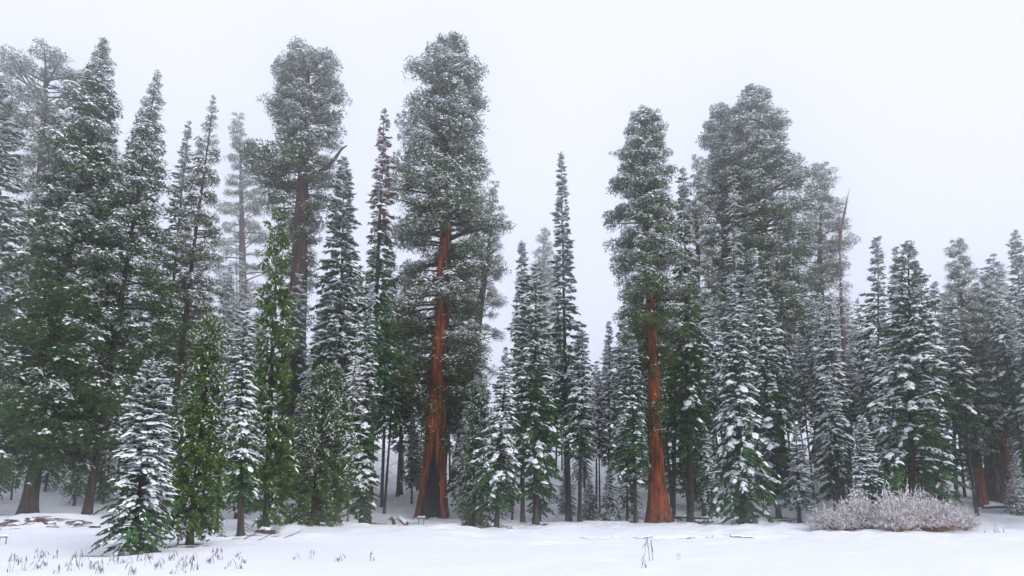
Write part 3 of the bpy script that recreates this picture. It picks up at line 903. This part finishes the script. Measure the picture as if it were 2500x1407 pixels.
FOREST = [
    dict(H=30, R=2.6, h0=.40, sn=.75, lab='slender snow-dusted fir with a bare pole stem'),
    dict(H=42, R=3.2, h0=.38, sn=.72, lab='tall snow-dusted fir with a high crown'),
    dict(H=17, R=2.2, h0=.10, sn=.78, lab='short snowy fir with low branches'),
    dict(H=48, R=3.4, h0=.36, sn=.70, lab='very tall narrow fir with frosted boughs'),
]
LANDMARKS = [  # bearing (x / y) and how that front tree is called
    (-.70, 'huge dark cedar'), (-.61, 'tall dark cedar'), (-.535, 'snow-loaded young fir'), (-.46, 'bright green columnar cedar'),
    (-.385, 'snowy fir between two cedars'), (-.345, 'tall bright green cedar'), (-.29, 'wide low snow-plastered cedar'),
    (-.22, 'bare dead sapling'), (-.115, 'burn-scarred sequoia'), (-.057, 'young speckled cedar'), (-.02, 'long drooping fir'),
    (.035, 'broad deep green fir'), (.08, 'tall spire-like fir'), (.10, 'leaning pole fir'), (.145, 'small lone fir'),
    (.21, 'straight red-barked sequoia'), (.26, 'dark fir by the red sequoia'), (.335, 'snow-clotted fir'), (.39, 'leaning dark fir'), (.42, 'stubby snow-covered fir'),
    (.47, 'snow-caked fir'), (.51, 'small pyramid fir'), (.585, 'wide green fir'), (.69, 'three red trunks'), (.75, 'last red trunk')]

def skyline(b):
    """how high the rear trees reach, as an elevation slope, along the bearing"""
    return np.interp(b, [-.9, -.55, -.42, -.2, -.02, .06, .095, .14, .2, .5, .56, .8], [.50, .48, .38, .36, .34, .32, .20, .24, .36, .38, .36, .36])

rngF = np.random.default_rng(77)
spots = []
tries = 0
taken = [(t[1], t[2]) for t in TREES]
while len(spots) < 192 and tries < 9000:
    tries += 1
    y = 108 + 66 * rngF.random() ** 1.1
    b = rngF.uniform(-.82, .80)
    if 0.085 < b < 0.14 and rngF.random() < .6: continue
    x = b * y
    if min((x - a) ** 2 + (y - c) ** 2 for a, c in taken) < 5.0: continue
    taken.append((x, y)); spots.append((x, y, b))
rngG = np.random.default_rng(21)
BANDS = [(-.80, -.72), (-.62, -.5), (-.45, -.21), (-.045, .06), (.10, .17), (.245, .30), (.36, .62)]
tries = 0
n0 = len(spots)
while len(spots) < n0 + 26 and tries < 6000:
    tries += 1
    lo, hi = BANDS[rngG.integers(len(BANDS))]
    b = rngG.uniform(lo, hi); y = rngG.uniform(99, 119); x = b * y
    if min((x - a) ** 2 + (y - c) ** 2 for a, c in taken) < 6.0: continue
    taken.append((x, y)); spots.append((x, y, b))
n1 = len(spots)
tries = 0
while len(spots) < n1 + 28 and tries < 6000:      # the woods go on unseen past both ends of the meadow, added to shade haze
    tries += 1
    b = rngG.uniform(.86, 1.5) * (-1 if rngG.random() < .6 else 1); y = rngG.uniform(62, 125); x = b * y
    if min((x - a) ** 2 + (y - c) ** 2 for a, c in taken) < 9.0: continue
    taken.append((x, y)); spots.append((x, y, b))
for n, (x, y, b) in enumerate(spots):
    z = float(ground_z(x, y))
    hmax = skyline(b) * y + 3 - z
    k = int(rngF.choice([0, 1, 2, 3], p=[.36, .32, .12, .20]))
    if n0 <= n < n1: k, hmax = (2 if rngF.random() < .6 else 0), min(hmax, 26)
    if n >= n1: k, hmax = (1 if n % 2 else 3), 52
    if FOREST[k]['H'] > hmax * 1.25: k = 0 if hmax > 22 else 2
    f = FOREST[k]
    H = min(f['H'] * rngF.uniform(.8, 1.2), hmax * rngF.uniform(.8, 1.0))
    lab = f['lab'] + (' behind the ' + min(LANDMARKS, key=lambda q: abs(q[0] - b))[1] if n < n1 else ' out of view beside the end of the meadow')
    if 'root' not in f:
        f['root'] = build_conifer('fir', 900 + k, x, y, z + f['H'], 0.0, f['R'], f['h0'], f['sn'], dict(r0=.22 + .1 * (k % 2), ragged=.35, detail=.8), lab, 'firs in the woods behind')
        f['root'].location = (x, y, z - .2)
    else:
        s = H / f['H']
        copy_tree(f['root'], (x, y, z - .2), rngF.uniform(0, 6.28), (max(s, .75) * rngF.uniform(.85, 1.1), s), lab, 'firs in the woods behind' if n < n1 else 'unseen firs past the ends of the meadow')

# ------------------------------------------------------------------ bare soil and needle litter
for k, (x, y, rx, ry) in enumerate([(-48.5, 64.5, 3.0, 2.2), (-44.6, 66, 2.2, 1.8), (-41.0, 66, 1.4, 1.4), (-39.6, 64.0, .8, .8), (-45.6, 62.6, 1.4, .8), (-50.5, 67, 2.0, 1.5),
                                    (-24.0, 42.0, 2.0, .7), (-21.6, 46.0, 1.3, .7), (30.4, 89, 3.6, 1.3), (40.5, 104, 3.2, 1.4), (-4.8, 82, 2.3, 1.0),
                                    (3.2, 86, 3.0, .9), (20.0, 94, 2.6, 1.6), (-55.5, 78.5, 3.4, 1.4), (-50, 81, 1.8, 1.0), (-12.6, 107.5, 4.0, 1.2)]):
    soil_patch(x, y, rx, ry, 3 + k)

for k, t in enumerate(TREES):
    if t[2] < 113 and t[0] in ('fir', 'cedar') and t[8]['r0'] > .13:
        soil_patch(t[1] + .2, t[2] - .3, t[8]['r0'] * 2.6 + .7, t[8]['r0'] * 1.8 + .5, 60 + k)

# ------------------------------------------------------------------ rocks, logs, stumps, sticks
def rock(x, y, s, seed, label):
    rng = np.random.default_rng(seed)
    n1, n2 = 7, 10
    g = Geo()
    th = np.linspace(0, math.pi / 2, n1)
    ph = np.arange(n2) * 2 * math.pi / n2
    T, P = np.meshgrid(th, ph, indexing='ij')
    r = s * (0.8 + 0.5 * rng.random(T.shape)); r[0] = r[0].mean()
    V = np.stack([1.3 * r * np.sin(T) * np.cos(P), r * np.sin(T) * np.sin(P), 0.7 * r * np.cos(T) - .08], -1).reshape(-1, 3)
    i = (np.arange(n1 - 1) * n2)[:, None, None]; j = np.arange(n2)[None, :, None]; j2 = (j + 1) % n2
    g.add(V, np.concatenate([i + j, i + n2 + j, i + n2 + j2, i + j, i + n2 + j2, i + j2], -1).reshape(-1, 3))
    o = g.build('rock', M['rock'], smooth=False)
    o.location = (x, y, float(ground_z(x, y)))
    tag(o, label, 'rock')
    c = Geo()
    top = V.reshape(n1, n2, 3)[:4].copy(); top[..., 2] += np.array([.07, .06, .04, -.02])[:, None] * (s / .4)
    i = (np.arange(3) * n2)[:, None, None]
    c.add(top.reshape(-1, 3), np.concatenate([i + j, i + n2 + j, i + n2 + j2, i + j, i + n2 + j2, i + j2], -1).reshape(-1, 3))
    c.build('snow_cap', M['snow'], o)
rock(-42.2, 64.2, .42, 1, 'dark rock between brown soil patches below the tall dark cedar')
rock(-37.6, 63.0, .38, 2, 'dark rock on snow beside the snow-loaded young fir')
rock(-23.6, 67.0, .75, 3, 'large snow-capped rock at the foot of the tall bright green cedar')

def log(name, p0, p1, r, label, cat='log', cover=.8, mat='bark_dark', taper=.7, bendz=0.0, group=None):
    """fallen trunk between two points with snow lying along its back"""
    p0, p1 = np.array(p0, float), np.array(p1, float)
    k = 9
    s = np.linspace(0, 1, k)[:, None]
    rng = np.random.default_rng(int(abs(p0[0] * 31 + p1[1] * 7)))
    P = p0 + (p1 - p0) * s + rng.normal(0, r * .25, (k, 3)) * np.array([.3, .6, .6]); P[:, 2] += bendz * (s[:, 0] * (1 - s[:, 0]))
    R = r * (1 - (1 - taper) * s[:, 0])
    root = empty(name, tuple(P[0]))
    tag(root, label, cat, group)
    g = Geo(); tubes(g, (P - P[0])[None], R[None], 9)
    for e, c in ((0, 1), (k - 1, -1)):
        a = np.arange(9); v = g.v[0].reshape(k, 9, 3)[e]
        g.add(np.concatenate([v, v.mean(0, keepdims=True)]), [[int(i), (int(i) + 1) % 9, 9] for i in a])
    g.build('wood', M[mat], root)
    if cover:
        q = Geo()
        dirn = unit(p1 - p0); sd = unit(np.cross(dirn, [0, 0, 1.0])); up = np.cross(sd, dirn)
        m = 26
        ss = np.linspace(.01, .99, m)
        C = np.stack([np.interp(ss, s[:, 0], (P - P[0])[:, d]) for d in range(3)], 1)
        rr = np.interp(ss, s[:, 0], R)
        h = (.55 + .5 * rng.random(m)) * np.where(rng.random(m) < cover, 1, .25)
        an = np.linspace(-1.15, 1.15, 6)
        V = C[:, None] + (rr * 1.05)[:, None, None] * np.sin(an)[None, :, None] * sd + ((rr * .98)[:, None] * np.cos(an)[None] + (rr * h)[:, None] * np.cos(an * 1.3).clip(0)[None])[..., None] * up
        i = (np.arange(m - 1) * 6)[:, None, None]; j = np.arange(5)[None, :, None]
        q.add(V.reshape(-1, 3), np.concatenate([i + j, i + j + 1, i + 7 + j, i + j, i + 7 + j, i + 6 + j], -1).reshape(-1, 3))
        q.build('snow', M['snow'], root)
    return root
def gz(x, y, dz=0.0): return (x, y, float(ground_z(x, y)) + dz)
log('log_rail', (76.5, 113.0, 2.15), (94, 112.0, 2.05), .30, 'long dark log rail with thin snow in front of three red trunks', 'rail', .5)
rngL = np.random.default_rng(8)
xl = 5.8
while xl < 23.5:      # broken pieces of old logs along the frozen bank
    ll = rngL.uniform(.8, 3.2); yl = 60 + rngL.normal(0, .35); r_ = rngL.uniform(.07, .15)
    log('fallen_log', gz(xl, yl, rngL.uniform(-.05, .05)), gz(xl + ll, yl + rngL.normal(0, .3), rngL.uniform(-.05, .06)), r_,
        'piece of dark half-buried log in the broken line along the meadow edge', cover=rngL.uniform(.3, .8), group='log pieces along the meadow edge')
    xl += ll + rngL.uniform(-.2, .7)
log('fallen_log', gz(23.6, 90, .1), gz(27.0, 94, .55), .22, 'pale slanting log on the brushy ground beside the straight red-barked sequoia', cover=.4, mat='deadwood')
log('fallen_log', gz(23.5, 101, .55), gz(31, 103, .35), .18, 'dark log lying level behind the straight red-barked sequoia', cover=.8)
log('fallen_log', gz(28.2, 91.5, .12), gz(31.8, 89.2, .1), .10, 'weathered pole in the brown needles under the snow-clotted fir', cover=.2, mat='deadwood')
log('broken_log', gz(-14.75, 88.6, -.15), gz(-15.2, 88.0, 1.0), .26, 'upturned broken log end with torn orange wood beside a snow heap', cover=.3, mat='bark_red')
log('broken_log', gz(-13.2, 87.5, .05), gz(-14.3, 88.6, .95), .30, 'slanting broken log end with a snow cap near the small sign', cover=.7, mat='bark_red')
log('fallen_log', gz(-15.6, 104.6, .1), gz(-18.4, 103.8, .18), .12, 'crooked root lying at the foot of the burn-scarred sequoia', cover=.1)

def stump(x, y, h, r, label):
    root = empty('tree_stump', gz(x, y, -.1)); tag(root, label, 'stump')
    g = Geo(); trunk_geo(g, h, r, .05, 5, flare=.3, sides=12, rings=10, top=.85, taper=1.0)
    v = g.v[0][-12:]; g.add(np.concatenate([v, v.mean(0, keepdims=True)]), [[i, (i + 1) % 12, 12] for i in range(12)])
    g.build('wood', M['bark_red'], root)
    c = Geo(); a = np.arange(12) * math.pi / 6
    V = [[0, 0, h + .34]]
    for q, z in ((.6, .28), (1.12, .10), (1.0, -.03)):
        V += np.stack([q * r * np.cos(a), q * r * np.sin(a), 0 * a + h + z], 1).tolist()
    F = []
    for i in range(12):
        j = (i + 1) % 12; F.append([0, 1 + i, 1 + j])
        for k in range(2): F += [[1 + 12 * k + i, 13 + 12 * k + i, 13 + 12 * k + j], [1 + 12 * k + i, 13 + 12 * k + j, 1 + 12 * k + j]]
    c.add(V, F); c.build('snow_cap', M['snow'], root)
stump(35.0, 79, .75, .24, 'small stump with a tall snow cap beside the frosted shrubs')
stump(-22.6, 47.5, .45, .06, 'thin snow-capped post stub beside the bright green columnar cedar')

rngS = np.random.default_rng(5)
def stick(x, y, n):
    g = Geo()
    l = rngS.uniform(.6, 1.7); a = rngS.uniform(-.6, .6)
    d = np.array([math.cos(a), math.sin(a), rngS.uniform(.0, .55)])
    k = np.linspace(0, 1, 5)[:, None]
    P = d * l * k + rngS.normal(0, .04, (5, 3)) * k
    tubes(g, P[None], (0.028 * (1 - .7 * k[:, 0]))[None], 4)
    b = P[2]; e = unit(d + rngS.normal(0, .5, 3)) * l * .35
    tubes(g, np.stack([b, b + e * .6, b + e])[None], np.array([[.016, .012, .006]]), 4)
    o = g.build('fallen_stick', M['bark_dark'])
    o.location = gz(x, y, .02)
    return o
for n in range(12):
    o = stick(rngS.uniform(21, 28), rngS.uniform(88, 97), n)
    tag(o, 'thin dark stick in the brush litter beside the straight red-barked sequoia', 'stick', 'sticks beside the red-barked sequoia')
for n in range(7):
    o = stick(rngS.uniform(-20.5, -17.0), rngS.uniform(50, 54), n)
    tag(o, 'thin dark stick on the snow below the tall bright green cedar', 'stick', 'sticks below the green cedar')

# ------------------------------------------------------------------ trail signs
def sign(x, y, s, label):
    root = empty('trail_sign', gz(x, y, 0)); tag(root, label, 'sign')
    for sx in (-1, 1):
        g = Geo(); P = np.array([[sx * .34 * s, .05, -.3], [sx * .34 * s, .05, .62 * s], [sx * .34 * s, .12 * s, .80 * s]])
        tubes(g, P[None], np.full((1, 3), .045 * s), 6); g.build('post', M['metal'], root)
    def slab(w, t, y0, z0, y1, z1):
        n = unit(np.array([0, -(z1 - z0), y1 - y0])) * t
        V = []
        for off in (0 * n, n):
            V += [(-w, y0, z0) + off, (w, y0, z0) + off, (w, y1, z1) + off, (-w, y1, z1) + off]
        g = Geo(); F = []
        for a, b, c, d in [(0, 3, 2, 1), (4, 5, 6, 7), (0, 1, 5, 4), (1, 2, 6, 5), (2, 3, 7, 6), (3, 0, 4, 7)]: F += [(a, b, c), (a, c, d)]
        g.add(np.array(V), F); return g
    p = slab(.50 * s, .05 * s, -.22 * s, .66 * s, .28 * s, .98 * s).build('panel', M['panel'], root, smooth=False)
    rng = np.random.default_rng(3)
    sn = Geo()
    for q in np.linspace(-.4, .4, 5):
        domes(sn, rng, np.array([[q * s, .08 * s, .93 * s]]), np.array([[.14 * s, 0, 0]]), np.array([[0, .22 * s, .13 * s]]), np.array([[0, -.03, .09 * s]]))
    tag(sn.build('snow', M['snow'], p), kind='stuff')
sign(-12.1, 93.0, 1.0, 'low slanted trail sign on two posts before the burn-scarred sequoia')
sign(-37.4, 51.5, .72, 'low slanted trail sign on two posts below brown soil patches')

# ------------------------------------------------------------------ frosted willow shrubs
def shrub(x, y, rx, ry, h, seed, label, proto=None, sc=(1, 1, 1)):
    rng = np.random.default_rng(seed)
    root = empty('willow_shrub', gz(x, y, -.05)); tag(root, label, 'shrub', 'frosted shrubs at the meadow edge')
    if proto:
        for ch in proto.children:
            c = ch.copy(); COL.objects.link(c); c.parent = root
            for g in ch.children:
                d = g.copy(); COL.objects.link(d); d.parent = c
        root.scale = sc
        root.rotation_euler = (0, 0, 2.2 + seed)
        return root
    st, sn = Geo(), Geo()
    n = 430
    a = rng.random(n) * 2 * math.pi; q = rng.random(n) ** .5
    b = np.stack([np.cos(a) * q * rx * .45, np.sin(a) * q * ry * .45, 0 * a], 1)
    tip = np.stack([np.cos(a) * q * rx, np.sin(a) * q * ry, h * np.sqrt(1 - .93 * q * q) * (1 + .9 * fbm(np.cos(a) * q * 2.5 + seed, np.sin(a) * q * 2.5, seed, 3)) * rng.uniform(.45, 1.08, n)], 1) + rng.normal(0, .18, (n, 3))
    tip[:, 2] = np.maximum(tip[:, 2], .12)
    mid = b * .45 + tip * .55 + np.stack([0 * a, 0 * a, .12 * h * rng.random(n)], 1) + rng.normal(0, .08, (n, 3))
    P = np.stack([b, (b + mid) / 2 + rng.normal(0, .05, (n, 3)), mid, tip], 1)
    tubes(st, P, np.tile([.028, .022, .016, .006], (n, 1)), 3)
    m = 7
    i = np.repeat(np.arange(n), m); s = rng.uniform(.2, 1, n * m)
    p = P[i, 1] * ((1 - s) ** 2)[:, None] + 2 * P[i, 2] * (s * (1 - s))[:, None] + P[i, 3] * (s ** 2)[:, None]
    d = unit(rng.normal(0, 1, (n * m, 3)) + unit(tip - b)[i] * .8 + [0, 0, .1]); l = rng.uniform(.2, .6, n * m)[:, None]
    T = np.stack([p, p + d * l * .55 + [0, 0, .02], p + d * l], 1)
    tubes(st, T, np.tile([.012, .010, .005], (n * m, 1)), 3)
    k = rng.random(n * m) < .66 - .35 * (p[:, 2] > h * .88)
    tubes(sn, T[k] + np.array([0, 0, .02]), np.tile([.026, .032, .016], (k.sum(), 1)), 3)
    w = rng.random(n) < .5
    tubes(sn, P[w][:, 1:] + np.array([0, 0, .025]), np.tile([.026, .026, .014], (w.sum(), 1)), 3)
    o = st.build('twigs', M['twig'], root); tag(o, kind='stuff')
    tag(sn.build('snow', M['snow'], o), kind='stuff')
    return root
wa = shrub(38.0, 68.0, 2.9, 2.3, 4.2, 3, 'tallest frosted bare shrub with reddish tips in the willow thicket')
wb = shrub(34.6, 69.0, 2.6, 2.3, 3.7, 2, 'frosted bare shrub under the small pyramid fir')
shrub(31.6, 68.5, 0, 0, 0, 1, 'frosted bare shrub at the stump end of the willow thicket', wa, (.95, .95, .64))
shrub(41.3, 69.0, 0, 0, 0, 4, 'frosted bare shrub in front of the wide green fir', wb, (1.15, 1.15, .95))
shrub(44.4, 70.0, 0, 0, 0, 5, 'low frosted bare shrub at the log rail end of the thicket', wa, (.95, .95, .66))
shrub(36.2, 66.6, 0, 0, 0, 6, 'low frosted bare shrub in front of the tallest one in the thicket', wb, (.8, .8, .6))

# ------------------------------------------------------------------ dry stalks poking out of the meadow snow
def stalk_mesh(seed, stems):
    rng = np.random.default_rng(seed)
    g = Geo()
    for k in range(stems):
        x0 = rng.normal(0, .12); h = rng.uniform(.16, .55); dx = rng.uniform(.04, .26) * rng.choice([-1, 1]); dy = rng.normal(0, .08)
        drop = rng.uniform(.15, .9) * h
        P = np.array([[x0, 0, -.05], [x0 + dx * .15, dy * .3, h * .6], [x0 + dx * .35, dy * .6, h], [x0 + dx * .75, dy, h - drop * .35], [x0 + dx * 1.1, dy * 1.2, h - drop]])
        tubes(g, P[None], np.array([[.007, .006, .006, .005, .003]]), 4)
        m = 4
        q = P[2] + (P[4] - P[2]) * rng.random((m, 1))
        d = np.stack([rng.normal(dx * .3, .04, m), rng.normal(0, .03, m), -rng.uniform(.10, .24, m)], 1)
        kites(g, q, d, np.stack([np.full(m, .010), rng.normal(0, .01, m), 0 * q[:, 0]], 1), np.zeros((m, 3)))
    return g.mesh('stalk', M['stalk'], False)
STALKS = [stalk_mesh(40 + k, n) for k, n in enumerate((1, 2, 2, 3, 4, 1, 2, 3))]
def stalk(x, y, k, sc, label, group):
    o = bpy.data.objects.new('dry_stalk', STALKS[k]); COL.objects.link(o)
    o.location = gz(x, y, 0); o.rotation_euler = (0, 0, rngS.uniform(-.5, .5) + (math.pi if rngS.random() < .5 else 0)); sc *= 1.1 + .5 * rngS.random()
    o.scale = (sc, sc, sc * rngS.uniform(.7, 1.1))
    tag(o, label, 'dry grass', group)
for x, y, k, sc in [
    (-21.57, 30.28, 1, 1.03),
    (-21.41, 31.15, 1, 0.90),
    (-21.92, 33.06, 4, 0.96),
    (-21.32, 31.70, 4, 0.74),
    (-19.04, 29.95, 0, 1.20),
    (-18.98, 29.46, 3, 0.84),
    (-18.87, 30.28, 1, 0.81),
    (-18.20, 30.80, 3, 1.00),
    (-17.29, 29.62, 4, 0.96),
    (-17.74, 30.62, 1, 0.83),
    (-20.14, 33.06, 1, 1.18),
    (-15.83, 29.46, 4, 0.91),
    (-15.41, 30.28, 0, 1.07),
    (-17.89, 34.11, 0, 0.79),
    (-15.59, 31.15, 4, 0.72),
    (-14.52, 30.80, 0, 1.15),
    (-13.99, 29.46, 2, 0.96),
    (-13.62, 30.28, 3, 1.09),
    (-24.40, 37.70, 3, 0.92),
    (-25.96, 39.07, 4, 0.94),
    (-25.49, 37.70, 1, 1.18),
    (-21.88, 35.93, 0, 0.72),
    (-20.60, 36.42, 3, 0.82),
    (-18.88, 34.11, 3, 1.13),
    (-19.20, 35.22, 2, 0.93),
    (-18.97, 35.93, 3, 1.02),
    (-19.07, 36.92, 4, 1.02),
    (-17.54, 36.42, 4, 0.83),
    (-14.95, 32.08, 2, 1.08),
    (-14.49, 33.06, 0, 1.17),
    (-15.01, 35.22, 4, 1.07),
    (-15.21, 36.92, 1, 1.08),
    (-12.53, 32.08, 2, 1.23),
    (-13.42, 35.22, 4, 1.01),
    (-16.10, 38.51, 1, 1.05),
    (-14.77, 37.96, 4, 0.85),
    (-18.90, 38.51, 0, 0.73),
    (-25.43, 35.93, 3, 0.75),
    (-19.05, 33.06, 0, 0.93),
    (-15.92, 34.55, 1, 0.71),
]:
    stalk(x, y, k, sc, 'bent brown dry stalks among many on the meadow before the dark cedars', 'dry stalks before the dark cedars')
stalk(-11.55, 37.70, 2, 1, 'lone tuft of bent dry stalks on the meadow below the wide low cedar', None)
stalk(-10.79, 37.70, 1, 0.8, 'thin pair of dry stalks beside the lone bent tuft', None)
stalk(-8.77, 35.93, 4, 0.9, 'dark bushy dry stalk with a snow-bent head on open meadow', None)
stalk(-7.13, 35.93, 3, 1, 'fan of bent dry stalks on the meadow below the bare dead sapling', None)
stalk(6.84, 35.93, 1, 1.7, 'tall kinked dry stalk on the meadow below the straight red-barked sequoia', None)
stalk(5.91, 31.70, 2, 0.8, 'small dry tuft just below the tall kinked stalk', None)
stalk(8.56, 36.42, 1, 0.6, 'faint thin dry stalk right beside the tall kinked stalk', None)
stalk(45.40, 67.17, 2, 1.1, 'dry tuft nearest the frosted shrubs', None)
stalk(44.81, 65.50, 0, 2, 'tall single dry stem near the frosted shrubs', None)
stalk(45.76, 66.32, 2, 1.2, 'dark dry tuft beside the tall single stem', None)
stalk(47.13, 67.17, 2, 1.1, 'dry tuft farthest from the frosted shrubs', None)
# ------------------------------------------------------------------ the haze: low cloud drifting through the grove
def make_haze():
    g = Geo()
    x0, x1, y0, y1, z0, z1 = -1000, 1000, -400, 1000, -6, 135
    V = [(x, y, z) for z in (z0, z1) for y in (y0, y1) for x in (x0, x1)]
    Q = [(0, 2, 3, 1), (4, 5, 7, 6), (0, 1, 5, 4), (2, 6, 7, 3), (0, 4, 6, 2), (1, 3, 7, 5)]
    F = []
    for a, b, c, d in Q: F += [(a, b, c), (a, c, d)]
    g.add(V, F)
    m = bpy.data.materials.new('haze_air'); m.use_nodes = True
    n, l = m.node_tree.nodes, m.node_tree.links
    n.remove(n['Principled BSDF'])
    pv = n.new('ShaderNodeVolumePrincipled')
    pv.inputs['Color'].default_value = (0.985, 0.985, 1.0, 1)
    pv.inputs['Density'].default_value = HAZE_DENSITY
    pv.inputs['Anisotropy'].default_value = HAZE_G
    l.new(pv.outputs[0], n['Material Output'].inputs['Volume'])
    o = g.build('haze', m, smooth=False)
    tag(o, kind='stuff')
HAZE_DENSITY, HAZE_G = 0.0016, 0.93
make_haze()
